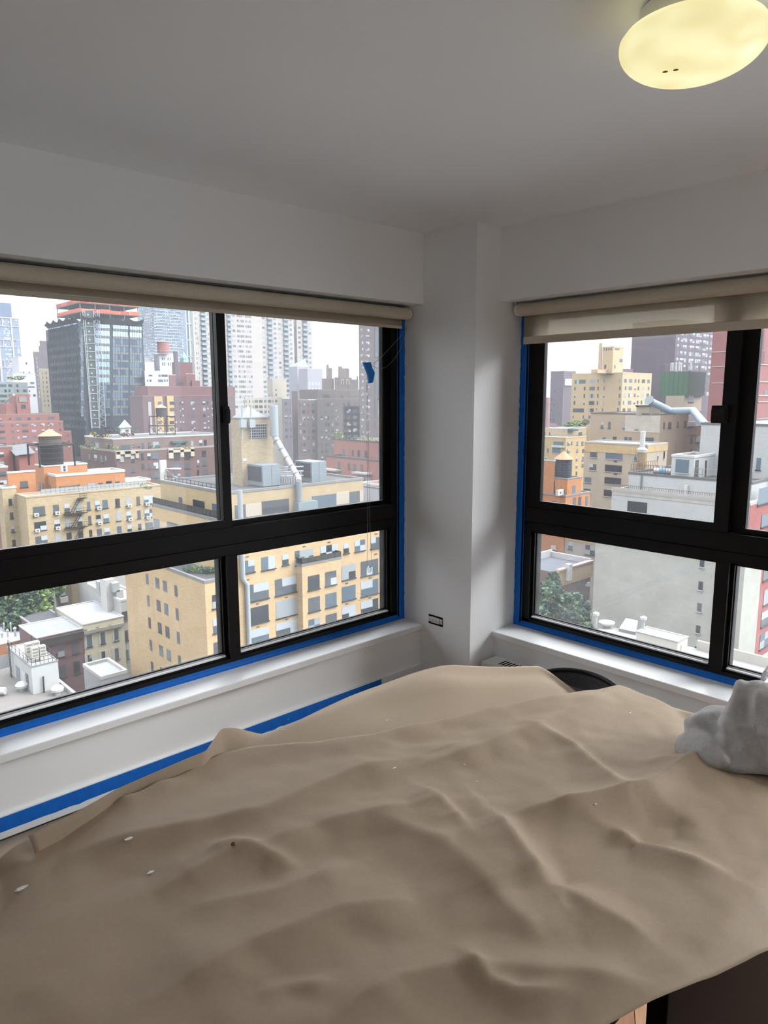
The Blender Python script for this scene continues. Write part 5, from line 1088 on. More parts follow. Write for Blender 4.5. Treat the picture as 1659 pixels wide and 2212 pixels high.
rc1.win('S', vc, [(808, 830, 1262, 1365)], 'd', 0, sill=False); RC.part(MB().box(*(lambda a_: (a_.x-.7, a_.x+1.2, a_.y-1.2, a_.y-.1, a_.z-2, a_.z+16))(rc1.pt('S', *vc(785, 1560)))), 'chimney', plain('dark_chimney', 96, 84, 92))
MR = Bld('church_spire', 'small mint green copper spire behind the red brick cluster', cat='spire'); mr = MR.tier(vc(925, 1065), 400, left=vc(862, 1065), right=vc(1010, 1065), wall=plain('mint_copper', 164, 220, 208), base=-20, name='drum'); mr.win('S', vc, [(915, 930, 1085, 1110), (952, 966, 1085, 1110)], 'd', 0, sill=False)
b = MB(); q = ony(*vc(930, 965), (mr.y0+mr.y1)/2); b.add([(mr.x0, mr.y0, mr.zt), (mr.x1, mr.y0, mr.zt), (mr.x1, mr.y1, mr.zt), (mr.x0, mr.y1, mr.zt), ((mr.x0+mr.x1)/2, (mr.y0+mr.y1)/2, q.z)], [(0, 1, 4), (1, 2, 4), (2, 3, 4), (3, 0, 4), (3, 2, 1, 0)]); MR.part(b, 'pointed_roof', plain('mint_copper', 164, 220, 208))
LB = Bld('apartment_building', 'long wine red brick apartment block behind the small water tank'); lb1 = LB.tier(vc(150, 1800), 326, right=vc(1900, 1802), wall=wallm('wine_brown_brick', 128, 104, 108), coping=plain('wine_coping', 160, 118, 120), roof=m_roofd)
lb2 = LB.tier(vc(250, 1618), y0=lb1.y0+6, right=vc(1900, 1612), base=lb1, wall=rcm, coping=plain('wine_coping', 160, 118, 120))
lb1.panel('S', vc, (395, 548, 1800, 2700), plain('ochre_brick', 222, 184, 128), 'ochre_bay', .25); lb1.panel('S', vc, (625, 745, 1790, 2700), plain('ochre_brick', 222, 184, 128), 'ochre_bay', .9)
lb1.panel('S', vc, (272, 330, 1905, 2600), plain('pale_shaft', 196, 186, 186), 'pale_strip', .3)
lrows = [(1898+i*122, 1958+i*122) for i in range(6)]
lb1.grid('S', vc, [(755, 788), (850, 868), (898, 922), (1062, 1135, 'p'), (1290, 1340), (1375, 1398), (1458, 1535, 'p'), (1640, 1690, 'p')], lrows, 1100, 's', .85, F_LIGHT, sill=False)
for l, r, dd in ((440, 515, .27), (580, 612, .02), (650, 735, .92)):
    for t, b_ in lrows[:5]:
        q = [lb1.pt('S', *vc(l, t)), lb1.pt('S', *vc(r, b_))]; o2_ = Tier(LB, lb1.x0, lb1.x1, lb1.y0-dd, lb1.y1, 0, 0); o2_.one('S', q[0].x, q[1].x, q[1].z, q[0].z, None, 'p', .5, F_LIGHT, False)
# right half of the wide window: mid-distance blocks
V1 = Bld('apartment_building', 'cream apartment building with rows of dark windows behind the grey duct'); v1_ = V1.tier(vh(335, 1462), 392, left=vh(325, 1465), right=vh(962, 1470), wall=wallm('pale_cream_wall', 214, 208, 188, 0, .04), coping=m_copw)
v1_.grid('S', vj, [(290, 308), (345, 360), (400, 412), (432, 485, 'f'), (502, 555, 'f'), (580, 615), (640, 690, 'f'), (708, 724), (752, 785)], [(28+i*83, 72+i*83) for i in range(9)], 530, 's', 0, F_LIGHT, sill=False)
V0 = Bld('apartment_building', 'plain pale cream block standing above the cream apartment building'); v0 = V0.tier(vh(800, 1150), 420, left=vh(712, 1155), right=vh(1032, 1150), wall=wallm('pale_buff_wall', 222, 214, 192, 0, .04), coping=m_copw); v0.win('S', vh, [(848, 872, 1318, 1345), (745, 755, 1400, 1435), (785, 797, 1400, 1435), (850, 870, 1395, 1430)], 'd', 0, sill=False)
PB = Bld('apartment_building', 'pale lilac grey tower under a mint tent roof'); pb = PB.tier(vi(190, 925), 396, left=vi(42, 925), right=vi(445, 920), wall=wallm('pale_lilac_wall', 196, 196, 208, 0, .05), coping=m_copw)
pb.many('S', vi, [(215+i*55, 232+i*55) for i in range(4)], [(1150+i*95, 1200+i*95) for i in range(4)], 300, [pane_mat('pale_pane', (.32, .36, .42))])
b = MB(); Y_ = pb.y0+14; a_ = [ony(*vi(x, 880), Y_) for x in (12, 205)]; ap = ony(*vi(108, 752), Y_+6); w_ = a_[1].x-a_[0].x; b.add([(a_[0].x, Y_, a_[0].z), (a_[1].x, Y_, a_[0].z), (a_[1].x, Y_+w_, a_[0].z), (a_[0].x, Y_+w_, a_[0].z), (ap.x, Y_+w_/2, ap.z)], [(0, 1, 4), (1, 2, 4), (2, 3, 4), (3, 0, 4), (3, 2, 1, 0)]); PB.part(b, 'tent_roof', plain('mint_copper', 164, 220, 208)); PB.part(MB().box(a_[0].x, a_[1].x, Y_, Y_+w_, GROUND, a_[0].z), 'roof_drum', wallm('pale_lilac_wall', 196, 196, 208, 0))
PW = Bld('apartment_building', 'large grey brown prewar apartment house with castle like turrets'); pwb = wallm('grey_brown_prewar', 122, 110, 106, .05)
p1 = PW.tier(vi(355, 1440), 320, left=vi(340, 1440), right=vi(1130, 1432), wall=pwb, coping=plain('prewar_coping', 150, 138, 132)); p0_ = PW.tier(vi(60, 1470), y0=p1.y0+2, left=vi(30, 1470), right=vi(360, 1465), wall=wallm('prewar_reddish', 142, 120, 114, .05), coping=plain('prewar_coping', 150, 138, 132)); pz = PW.tier(vh(965, 1480), left=vh(958, 1480), y0=p1.y0+3, right=vh(1110, 1480), wall=wallm('prewar_violet', 132, 122, 132, .04)); pz2 = PW.tier(vh(1125, 1350), left=vh(1118, 1350), y0=p1.y0+8, right=vh(1215, 1350), wall=wallm('prewar_dark', 112, 92, 92, .04))
p2 = PW.tier(vi(365, 1285), y0=p1.y0+5, right=vi(1130, 1285), base=p1, wall=pwb, coping=plain('prewar_coping', 150, 138, 132)); p3 = PW.tier(vi(445, 1085), left=vi(438, 1085), y0=p1.y0+9, right=vi(640, 1100), base=p2, wall=pwb); p4 = PW.tier(vi(660, 1068), left=vi(650, 1068), y0=p1.y0+8, right=vi(945, 1068), base=p2, wall=pwb); p5 = PW.tier(vi(945, 1105), left=vi(940, 1105), y0=p1.y0+9, right=vi(1060, 1105), base=p2, wall=pwb)
p6 = PW.tier(vi(518, 905), left=vi(510, 905), y0=p1.y0+12, right=vi(610, 905), base=p3, wall=wallm('prewar_tower', 140, 126, 122, .04), name='turret'); p7 = PW.tier(vi(725, 912), left=vi(715, 912), y0=p1.y0+12, right=vi(900, 915), base=p4, wall=wallm('prewar_tower', 140, 126, 122, .04), name='turret'); p8 = PW.tier(vi(725, 880), left=vi(718, 880), y0=p7.y0, right=vi(782, 880), base=p7, wall=wallm('prewar_tower', 140, 126, 122, .04), name='chimney'); p9 = PW.tier(vi(1032, 1050), left=vi(1028, 1050), y0=p5.y0, right=vi(1055, 1050), base=p5, wall=pwb, name='chimney'); p10 = PW.tier(vi(522, 852), left=vi(516, 852), y0=p6.y0, right=vi(552, 852), base=p6, wall=pwb, name='chimney')
for x in (780, 870): p4.panel('S', vi, (x-24, x-14, 1110, 1195), m_orn, 'arch_stone', .4); p4.panel('S', vi, (x+14, x+24, 1110, 1195), m_orn, 'arch_stone', .4); p4.panel('S', vi, (x-24, x+24, 1098, 1112), m_orn, 'arch_stone', .4); p4.panel('S', vi, (x-13, x+13, 1115, 1195), G_DARK[1], 'arched_opening', .1)
p2.win('S', vi, [(460, 570, 1365, 1420, 'h'), (640, 680, 1385, 1428), (760, 805, 1380, 1425), (890, 930, 1380, 1425), (980, 1015, 1365, 1415)], 'f', 0, sill=False)
prow = [(1505+i*112, 1562+i*112) for i in range(9)]
pm_ = [G_DARK[1], pane_mat('prewar_pane', (.07, .065, .065)), G_BLIND[1]]
p1.grid('S', vi, [(412, 445), (490, 520), (530, 560), (600, 625), (668, 715, 'p'), (792, 825), (862, 925, 'p'), (965, 1030, 'p')], prow, 690, 's', .35, F_DARK, sill=False); p0_.grid('S', vi, [(52, 78), (100, 150, 'p'), (190, 208), (262, 305, 'p')], [(t+12, b_+12) for t, b_ in prow[:8]], 128, 's', .35, F_DARK, sill=False); pz.grid('S', vh, [(1000, 1040, 'p'), (1085, 1105)], [(1535+i*110, 1585+i*110) for i in range(6)], 1040, 's', .3, F_DARK, sill=False)
p1.panel('S', vi, (800, 1085, 1560, 2300), wallm('prewar_slate', 100, 96, 104, .04), 'recessed_court', .0, th=.02)  # flush panel; shade of the court is put into its darker colour
DT = Bld('apartment_tower', 'dark brown tower with one glazed column at the frame of the wide window', cat='building'); dt = DT.tier(vi(1075, 150), 300, left=vi(1066, 150), right=vi(1640, 180), wall=wallm('dark_brown_tower', 116, 100, 102, .04))
trow = [(235+i*110, 275+i*110) for i in range(17)]
dt.grid('S', vi, [(1098, 1138, 'p'), (1185, 1248, 'p')], trow, 1118, 'p', 1.0, F_LIGHT, sill=False); dt.grid('S', vi, [(1256, 1270)], [(285+i*103, 330+i*103) for i in range(10)], 1262, 'd', 0, F_LIGHT, sill=False)
for t, b_ in ((225, 715), (790, 1340), (1405, 1760), (1820, 1930)): dt.panel('S', vi, (1338, 1428, t, b_), pane_mat('glazed_bay', (.045, .06, .075)), 'glazed_column', .2)
for i in range(28): dt.panel('S', vi, (1338, 1428, 232+i*60, 240+i*60), plain('bay_transom', 96, 104, 110), 'transom', .3) if 715 > 232+i*60 or 800 < 232+i*60 < 1330 or 1420 < 232+i*60 < 1750 else None
OS = Bld('apartment_building', 'narrow salmon brick building in front of the dark brown tower'); os_ = OS.tier(vi(1400, 1445), 200, left=vi(1392, 1445), right=vi(1640, 1450), wall=wallm('salmon_brick', 196, 142, 124), coping=m_cop); os_.panel('S', vi, (1395, 1640, 1668, 1682), m_copw, 'band', .3)
RB = Bld('apartment_building', 'salmon red brick house with planted roof and terrace beside the tan block'); sal = wallm('salmon_red_brick', 194, 132, 118, .07)
rb1 = RB.tier(PX(900, 962.5), 138, left=vk(670, 432), right=1000, wall=sal, coping=plain('dark_coping', 104, 96, 90), roof=m_roofd); rb2 = RB.tier(PX(900, 1005), x0=rb1.x0-4, left=vk(540, 718), right=1000, wall=sal, coping=plain('dark_coping', 104, 96, 90), roof=m_roofd, y1=None)
rb1.win('W', vk, [(832, 873, 577, 690), (1000, 1030, 592, 690), (1098, 1145, 600, 715), (1225, 1270, 610, 725)], 's', 0); rb2.win('W', vk, [(742, 792, 812, 930), (925, 965, 832, 930), (1022, 1070, 845, 960), (1150, 1197, 855, 970), (1530, 1575, 872, 975)], 's', .1)
for q in ((1095, 1362, 992, 1020), (548, 805, 930, 958)): rb2.panel('W', vk, q, m_copw, 'door_canopy', 1.6)
rb2.panel('W', vk, (1245, 1330, 1075, 1190), m_white, 'white_door', .1); rb2.panel('W', vk, (1150, 1200, 1070, 1130), G_BLIND[0], 'side_window', .1)
rb3 = RB.tier(PX(900, 1062), x0=rb2.x0-7, left=vk(1120, 1290), right=1000, wall=wallm('dusky_red_brick', 176, 128, 116), coping=m_copw); rb3.win('W', vk, [(1230, 1560, 1370, 1480, 'h')], 'h', 0)
for i, (x, y, w, h, lv_, n_) in enumerate(((750, 340, 14, 16, L_BRIGHT, 'tall feathery light green'), (1020, 395, 9, 8, L_DEEP, 'round green'), (900, 385, 10, 6, L_RED, 'dusky red'), (1200, 385, 9, 9, L_PALE, 'white flowering'), (1320, 400, 7, 6, L_YEL, 'orange yellow flowering'), (1430, 420, 9, 6, L_PALE, 'pale grey green'))): plant(vk, x, y, 141, w, h, lv_, '%s plant on the roof of the salmon brick house' % n_, 100, group='plants on the salmon brick roof')
# ---------------------------------------------------------------- city: blocks seen through the second window
BG = Bld('apartment_tower', 'slim beige tower with ribbon windows at the jamb of the second window', cat='building'); bg = BG.tier(vp(192, -60), 330, left=vp(-160, -60), right=vp(205, -60), wall=wallm('beige_tower_wall', 214, 202, 192, 0, .04))
bg.grid('W', vp, [(-60, 30, 'g'), (112, 190, 'g')], [(222+i*84, 272+i*84) for i in range(-2, 13)], 150, 'g', .5, F_LIGHT, refy=500, sill=False)
RP = Bld('apartment_building', 'low pinkish brick building at the foot of the beige tower'); rp = RP.tier(vr(470, 235), 300, left=vr(110, 205), right=vr(500, 235), wall=wallm('pinkish_brick', 196, 160, 158)); rp2 = RP.tier(vp(212, 850), y0=rp.y0-1, left=vp(160, 850), right=vp(240, 850), wall=wallm('pinkish_brick', 196, 160, 158))
BW = Bld('apartment_tower', 'dull mauve brown tower left of the yellow tan building', cat='building'); bwm = wallm('mauve_brick', 132, 120, 128, .03); bw = BW.tier(vp(420, 498), 410, left=vp(245, 508), right=vp(578, 505), wall=bwm); bw.grid('W', vp, [(240, 262), (282, 300)], [(748, 782), (865, 898), (930, 965), (998, 1033), (1068, 1103), (1135, 1170)], 270, 'd', 0, refy=900, sill=False); bw.panel('S', vp, (428, 520, 605, 692), pane_mat('bluish_panel', (.36, .42, .52), .3), 'blue_glass_panel', .4)
YT = Bld('apartment_building', 'yellow tan building with square roof tower seen through the second window'); ytm = wallm('yellow_tan_brick', 226, 200, 160, .05)
yt = YT.tier(vp(1200, 528), 288, left=vp(526, 553), right=vp(1587, 540), wall=ytm, coping=plain('sand_coping', 232, 214, 184), roof=m_roofl)
yr = [(613, 662), (708, 758), (805, 856), (900, 950), (995, 1047), (1092, 1140)]
yt.grid('W', vp, [(553, 572), (680, 702), (755, 825, 'g'), (860, 878), (940, 957), (1146, 1168)], yr[1:4], 790, 's', .35, F_LIGHT, refy=830, sill=False)
yt.win('W', vp, [(560, 708, 618, 668, 'h'), (762, 830, 613, 662, 'g'), (866, 880, 610, 655), (945, 960, 610, 655), (1148, 1170, 605, 655), (538, 685, 998, 1048, 'h'), (742, 815, 998, 1045, 'g'), (845, 860, 995, 1040), (922, 940, 995, 1040), (1125, 1148, 992, 1045), (538, 550, 1092, 1130), (668, 685, 1092, 1130), (742, 775, 1090, 1135, 'f')], 's', .4, F_LIGHT, sill=False)
yt.grid('S', vp, [(1216, 1252, 'f'), (1282, 1327, 'f'), (1357, 1380), (1402, 1422), (1452, 1497, 'f'), (1525, 1558, 'f')], [(605, 655), (703, 753), (800, 848), (897, 945), (995, 1045)], 1235, 's', .45, F_LIGHT, sill=False)
yw = YT.tier(vp(1075, 182), y0=yt.y0+4, left=vp(935, 185), right=vp(1216, 182), base=yt, wall=ytm, coping=plain('sand_coping', 232, 214, 184), name='roof_tower')
b = MB(); ap = ony(*vp(1055, 140), (yw.y0+yw.y1)/2); b.add([(yw.x0+1, yw.y0+1, yw.zt), (yw.x1-1, yw.y0+1, yw.zt), (yw.x1-1, yw.y1-1, yw.zt), (yw.x0+1, yw.y1-1, yw.zt), ((yw.x0+yw.x1)/2, (yw.y0+yw.y1)/2, ap.z)], [(0, 1, 4), (1, 2, 4), (2, 3, 4), (3, 0, 4), (3, 2, 1, 0)]); YT.part(b, 'tiled_roof', plain('terracotta_roof', 222, 160, 128))
yw.win('W', vp, [(948, 962, 200, 228), (978, 992, 200, 228), (1008, 1022, 198, 226), (1038, 1052, 198, 225), (956, 980, 418, 470)], 'd', 0, sill=False); yw.win('S', vp, [(1096, 1156, 198, 224, 'q'), (1156, 1196, 342, 384, 'g'), (1088, 1102, 422, 468, 'd')], 'd', 0, sill=False)
ys2 = YT.tier(vp(925, 128), y0=yw.y1+.5, left=vp(885, 130), right=vp(935, 128), base=yt, wall=ytm, name='stair_turret'); ys3 = YT.tier(vp(865, 478), y0=yw.y0+2, left=vp(780, 480), x1=yw.x0, base=yt, wall=ytm, name='roof_bulkhead')
DB = Bld('apartment_tower', 'tall dark mauve brick tower with bright white windows', cat='building'); dbm = wallm('dark_mauve_brick', 118, 104, 114, .03, .05)
db = DB.tier(vq(812, -150), 312, left=vq(125, -150), right=vq(1440, -150), wall=dbm)
db.grid('S', vq, [(818, 845), (872, 905), (910, 928), (936, 966), (1012, 1046), (1052, 1084), (1108, 1135), (1140, 1162), (1168, 1192), (1218, 1266), (1274, 1300), (1326, 1370), (1380, 1404)], [(152+i*104, 212+i*104) for i in range(-2, 9)], 950, 's', 1.0, F_LIGHT, refy=180, sill=False)  # white blind panes here stand in for sky reflected in the glass
db2 = DB.tier(vq(-60, 620), y0=db.y0+10, right=vq(130, 612), wall=wallm('pinkish_mauve', 142, 116, 118)); db3 = DB.tier(vq(1400, 610), left=vq(1395, 610), y0=db.y0-10, right=vq(1475, 600), wall=wallm('mauve_grey', 160, 148, 146))
RT = Bld('apartment_tower', 'red brick tower with pale floor bands behind the white block', cat='building'); rtm = wallm('rose_red_brick', 176, 118, 116, .05); rt = RT.tier(PX(1637, 500), 165, left=(1551, 560), right=(1800, 520), wall=rtm)
for y in (360, 590, 845): rt.panel('W', vq, (1350, 1660, y-6, y+6), plain('pale_band', 214, 196, 190), 'floor_band', .15)
for y in (435, 615, 760, 825, 1000): rt.panel('S', vt, (186, 420, y-5, y+5), plain('pale_band', 214, 196, 190), 'floor_band', .15)
for q in ((215, 250, 60, 270), (215, 250, 285, 430)): rt.panel('S', vt, q, wallm('rose_shadow_brick', 132, 96, 100), 'recess', .05)  # flat strips; a recess's shade is put into their brick colour
rt.win('S', vt, [(250, 330, 700, 760)], 'd', 0, sill=False)
# beige complex
BC = Bld('apartment_building', 'weathered beige apartment complex with yellow cornice bands in the middle of the second window'); bei = wallm('weathered_beige', 208, 194, 172, .05, .09); ybd = plain('yellow_band', 222, 192, 142, .9, .12, 1); pin = wallm('pinkish_beige', 206, 184, 160, .03, .08)
bc1 = BC.tier(vs_(602, 512), 163, left=vr(1040, 610), right=vs_(872, 488), wall=bei, roof=m_roofl, coping=plain('pale_coping', 206, 200, 190))
bc1.panel('W', vs_, (-230, 600, 505, 610), ybd, 'cornice_band', .1); bc1.panel('S', vs_, (604, 872, 500, 585), ybd, 'cornice_band', .1)
bc1.grid('W', vs_, [(50, 275, 'q'), (425, 462)], [(598, 688), (765, 858), (932, 1025), (1100, 1192)], 160, 'q', .5, F_LIGHT, skip=((1, 1), (2, 1), (3, 1)))
bc1.win('W', vr, [(1152, 1287, 790, 908), (1138, 1275, 1036, 1163), (1040, 1172, 1300, 1405), (1025, 1157, 1530, 1640)], 'p', .4, F_LIGHT); bc1.win('S', vs_, [(735, 753, 602, 690), (815, 836, 585, 680), (735, 753, 770, 850)], 's', .3, F_LIGHT)
for y in (718, 885): bc1.panel('W', vs_, (160, 205, y-12, y+12), G_DARK[1], 'vent', .08)
BC.part(MB().lathe(bc1.pt('W', *vs_(535, 720), .5), [(1.0, -14), (1.0, 3.0)], 12), 'chimney_stack', wallm('sooty_brick', 176, 150, 118, .2, .2)); q = bc1.pt('W', *vs_(535, 560), .5); BC.part(MB().lathe(q, [(1.15, -.6), (1.25, .1), (.6, .5), (.55, 4.2)], 16), 'chimney_cap', m_white, smooth=True)
bc2 = BC.tier(vs_(778, 100), y0=bc1.y0+7, left=vp(778, 1068), right=vs_(1152, 88), x0=None, wall=pin, roof=m_roofl, coping=plain('grey_brown_coping', 130, 122, 112))
bc2.win('W', vr, [(1362, 1412, 200, 315), (1508, 1558, 200, 320)], 's', .3); bc2.win('W', vs_, [(280, 305, 200, 275), (447, 487, 197, 293)], 's', .3); bc2.win('S', vs_, [(815, 835, 200, 275, 'd'), (880, 922, 195, 278, 'p'), (1000, 1015, 190, 265, 'd'), (1092, 1115, 182, 260, 'd')], 's', .3)
bc2.panel('W', vs_, (308, 772, 108, 330), plain('patched_cream_render', 226, 216, 200, .9, .12, .6), 'render_patch', .06); bc2.win('W', vs_, [(447, 487, 197, 293)], 's', .3); bc2.win('W', vs_, [(540, 690, 400, 470, 'g'), (300, 340, 392, 470, 'd'), (355, 395, 395, 480, 'd'), (150, 195, 390, 440, 'd'), (10, 50, 395, 440, 'd')], 'f', .2)
bc3 = BC.tier(vs_(872, 288), y0=bc2.y0+4, right=vs_(1318, 258), x0=None, y1=bc2.y1+6, wall=bei, roof=m_roofl, coping=m_cop)
bc3.panel('S', vs_, (875, 1250, 280, 375), plain('taupe_band', 190, 172, 148), 'cornice_band', .1); bc3.panel('S', vs_, (1250, 1316, 262, 370), ybd, 'cornice_band', .1)
bc3.win('S', vs_, [(915, 1018, 402, 492, 'q'), (1100, 1122, 388, 480), (1175, 1208, 380, 470), (1250, 1298, 378, 462, 'p'), (900, 1005, 572, 660, 'q'), (1087, 1110, 560, 640), (1165, 1200, 550, 640), (1245, 1290, 542, 630, 'p'), (892, 915, 760, 790)], 's', .5)
bc3.panel('S', vs_, (1130, 1228, 190, 250), m_white, 'white_screen', .4)
bk = BC.tier(vq(182, 1215), y0=bc2.y0+5, right=vq(560, 1210), left=vq(178, 1215), base=bc2, wall=bei, coping=plain('dark_coping', 104, 96, 90), name='roof_bulkhead')
# green tank enclosure on its brick legs
GE = Bld('tank_enclosure', 'dark green panelled tank enclosure crowned with antennas on the beige complex', cat='tank enclosure'); grn = plain('green_panel', 92, 128, 100, .8, .08, .5); grd = plain('green_mesh_panel', 44, 54, 52, .8, .06, .5)  # the darker green puts one side's shade into the colour
ge = GE.tier(vq(1000, 665), y0=bc2.y0+13, left=vq(552, 668), right=vq(1266, 662), base=at(*vq(990, 1040), 185).z, wall=grd, name='enclosure')
z0 = ge.pt('S', *vq(1000, 1042)).z; z1 = ge.zt
for o in list(GE.root.children): bpy.data.objects.remove(o)
GE.root.location.z = z0; k = MB().box(ge.x0, ge.x1, ge.y0, ge.y1, z0, z1); GE.part(k, 'mesh_screen', grd); W_ = 6
for i in range(W_): y0_ = ge.y0+(ge.y1-ge.y0)*i/W_; y1_ = ge.y0+(ge.y1-ge.y0)*(i+1)/W_; GE.part(MB().box(ge.x0-.08, ge.x0, y0_+.04, y1_-.04, z0+.02, z1-.02), 'panel', grn)
k = MB(); rnd = random.Random(12); an = MB()
for i in range(16):
    f = rnd.random(); y = ge.y0+(ge.y1-ge.y0)*rnd.random(); x = ge.x0+(ge.x1-ge.x0)*rnd.random()*.9
    k.bar((x, y, z1), (x, y, z1+rnd.uniform(1, 2.6)), .12)
    if i % 3 == 0: q = (x, y); an.box(x-.25, x+.25, y-.2, y+.2, z1+.4, z1+3.0)
k.bar((ge.x0, ge.y1, z1+2.2), (ge.x0, ge.y0, z1+2.0), .1); tag(GE.part(k, 'masts', m_cop), kind='stuff'); GE.part(an, 'antenna_panels', m_white, True)
gl = BC.tier(vq(930, 1045), y0=ge.y0+.8, left=vq(640, 1045), right=vq(1200, 1045), base=bc2.zt, wall=wallm('pale_tower_base', 206, 192, 172, .04), name='tank_base'); gl.win('S', vq, [(985, 1075, 1050, 1145)], 'f', 0)
pts = [at(*vq(405, 1135), 168), at(*vq(712, 1285), 172), at(*vq(1060, 1275), 168), at(*vq(1255, 1500), 160)]
root = empty('exhaust_duct', pts[-1], 'pale blue exhaust duct zigzagging over the beige complex below the green enclosure', 'duct'); MB().tube([pts[0]+(pts[0]-pts[1])*.02, pts[0].lerp(pts[1], .5), pts[1], pts[1].lerp(pts[2], .5), pts[2], pts[3]], .85, 14).build('pipe', plain('blue_grey_duct', 168, 186, 202, .4), root, smooth=True)
for q in (pts[0], pts[1].lerp(pts[2], .2), pts[2]): MB().box(q.x-.1, q.x+.1, q.y-.1, q.y+.1, bc2.zt, q.z-.5).build('support', m_cop, root)
MB().tube([pts[0]+(pts[0]-pts[1]).normalized()*.2, pts[0]+(pts[0]-pts[1]).normalized()*.8+Vector((0, 0, .1))], [.9, 1.2], 14).build('hood', m_unit, root)
# yellow building at the jamb
YL = Bld('apartment_building', 'yellow brick apartment block with planted terrace behind the orange tank house'); yl = YL.tier(vr(668, 522), 274, left=vr(-60, 500), right=vr(1075, 500), wall=wallm('golden_brick', 216, 188, 138, .08), roof=m_roofl, coping=plain('golden_coping', 222, 196, 156))
yl.win('W', vr, [(112, 228, 582, 650, 'g'), (420, 618, 590, 662, 'h'), (120, 230, 712, 808, 'g'), (290, 330, 725, 810, 's'), (395, 565, 718, 818, 'q'), (155, 182, 880, 945), (260, 287, 885, 950), (150, 177, 1022, 1090), (146, 172, 1165, 1230), (140, 165, 1300, 1370), (135, 160, 1440, 1510)], 's', .7, F_LIGHT)
yl.win('S', vr, [(690, 742, 590, 655, 'p'), (765, 795, 585, 645), (878, 912, 588, 660), (975, 1017, 585, 655), (685, 740, 740, 805, 'p'), (875, 908, 737, 800), (990, 1032, 735, 800), (868, 895, 892, 965), (985, 1027, 890, 970), (865, 892, 1038, 1105), (980, 1020, 1030, 1095), (862, 890, 1185, 1250)], 's', .35, F_DARK)
for q in ((100, 250, 655, 700), (390, 650, 668, 705)): yl.panel('W', vr, q, m_copw, 'white_ledge', .5)
yl2 = YL.tier(vr(700, 345), y0=yl.y0+5, left=vr(-60, 325), right=vr(1075, 345), base=yl, wall=wallm('pale_golden_brick', 220, 198, 160, .05), roof=m_roofl, coping=m_copw); yl2.win('W', vr, [(130, 155, 400, 465), (240, 262, 400, 460), (335, 360, 400, 460)], 's', .3); yl2.win('S', vr, [(915, 990, 405, 460, 'g')], 'f', 0)
yl2.panel('S', vr, (710, 830, 345, 375), plain('teal_awning', 98, 136, 134), 'awning', 2); railing(YL, [(yl.x0+.3, yl.y1, yl.zt), (yl.x0+.3, yl.y0+.3, yl.zt), (yl.x1, yl.y0+.3, yl.zt)], 1.3, m_cop, 18)
for x, y, w, h, lv_, n_ in ((880, 230, 22, 10, L_BRIGHT, 'wide bright lime green'), (1060, 200, 10, 13, L_DEEP, 'dark upright'), (700, 260, 12, 6, L_BRIGHT, 'low olive')): plant(vr, x, y, 283, w, h, lv_, '%s shrub on the roof of the yellow block' % n_, 130, group='roof shrubs of the yellow block')
# orange tank house
OH = Bld('apartment_building', 'orange brick house with roof stair tower under the black water tank'); oh1 = OH.tier(vr(662, 1692), 150, left=vr(-60, 1622), right=vr(1150, 1600), wall=orange, roof=m_roofl, coping=m_cop)
oh1.win('S', vr, [(808, 868, 1707, 1862), (912, 967, 1690, 1862), (1055, 1107, 1680, 1865)], 'd', 0, sill=False); oh1.win('W', vr, [(390, 482, 1775, 1830)], 'f', 0)
oh2 = OH.tier(vr(700, 1345), y0=oh1.y0+.3, left=vr(430, 1312), right=vr(985, 1290), base=oh1, wall=orange, roof=m_roofd, coping=m_cop, ch=.2); oh2.win('S', vr, [(797, 855, 1462, 1615)], 's', 0, sill=False)
oh3 = OH.tier(vr(442, 985), y0=oh2.y0+3.2, left=vr(192, 975), right=vr(455, 985), base=oh1, wall=orange, coping=m_copw, name='stair_tower')
water_tank(vr(610, 0)[0], vr(0, 930)[1], vr(0, 1318)[1], None, 18, 17, plain('black_staves', 74, 76, 86), plain('orange_cone', 232, 160, 122), 'black water tank with orange cone roof on the orange brick house', 1.13, 7, y0=oh2.y0+2.6)
q = oh1.pt('S', *vr(575, 1600), -.2); r_ = thing_box('cooling_unit', 'white outdoor unit on the orange brick roof below the black water tank', 'cooling unit', vr, (515, 635, 1550, 1660), y0=oh1.y0+.9, depth=.6, m=m_white, group='rooftop cooling units'); MB().tube([((r_[1]*.62+r_[2]*.38), r_[3]-.02, (r_[4]+r_[5])/2), ((r_[1]*.62+r_[2]*.38), r_[3]+.02, (r_[4]+r_[5])/2)], .28, 14).build('fan', G_DARK[1], r_[0])
q = onz(*vr(435, 1660), oh1.zt); tag(MB().tube([q, at(*vr(440, 1380), 147)], .1, 6).build('vent_pipe', m_steel), 'thin black vent pipe on the orange brick roof', 'pipe')
# white and grey party wall block with red brick front
PWB = Bld('apartment_building', 'white painted party wall block with grey lower wall and red brick street front'); redf = wallm('brick_red_front', 184, 116, 112, .08)
w1_ = PWB.tier(PX(1620, 1092), 95, left=vs_(135, 1112), right=(1800, 1060), wall=whiteb, coping=plain('grey_white_coping', 196, 192, 184), roof=m_roofl)
PWB.part(MB().box(w1_.x0+.02, w1_.x1, w1_.y0-.06, w1_.y0, GROUND, w1_.zt+.3), 'brick_front', redf)
w0_ = PWB.tier(PX(1630, 1245), x0=w1_.x0-.5, left=vu(1200, 270), right=(1800, 1200), wall=greyst, name='grey_wall') if False else None
yl_ = onx(*vu(1192, 480), w1_.x0-.25).y; MB().box(w1_.x0-.25, w1_.x0+6, w1_.y0-.08, yl_, GROUND, onx(1400, 1172, w1_.x0-.25).z).build('grey_wall', greyst, PWB.root)
F_ = Tier(PWB, w1_.x0-.25, w1_.x1, w1_.y0-.08, yl_, GROUND, w1_.zt)
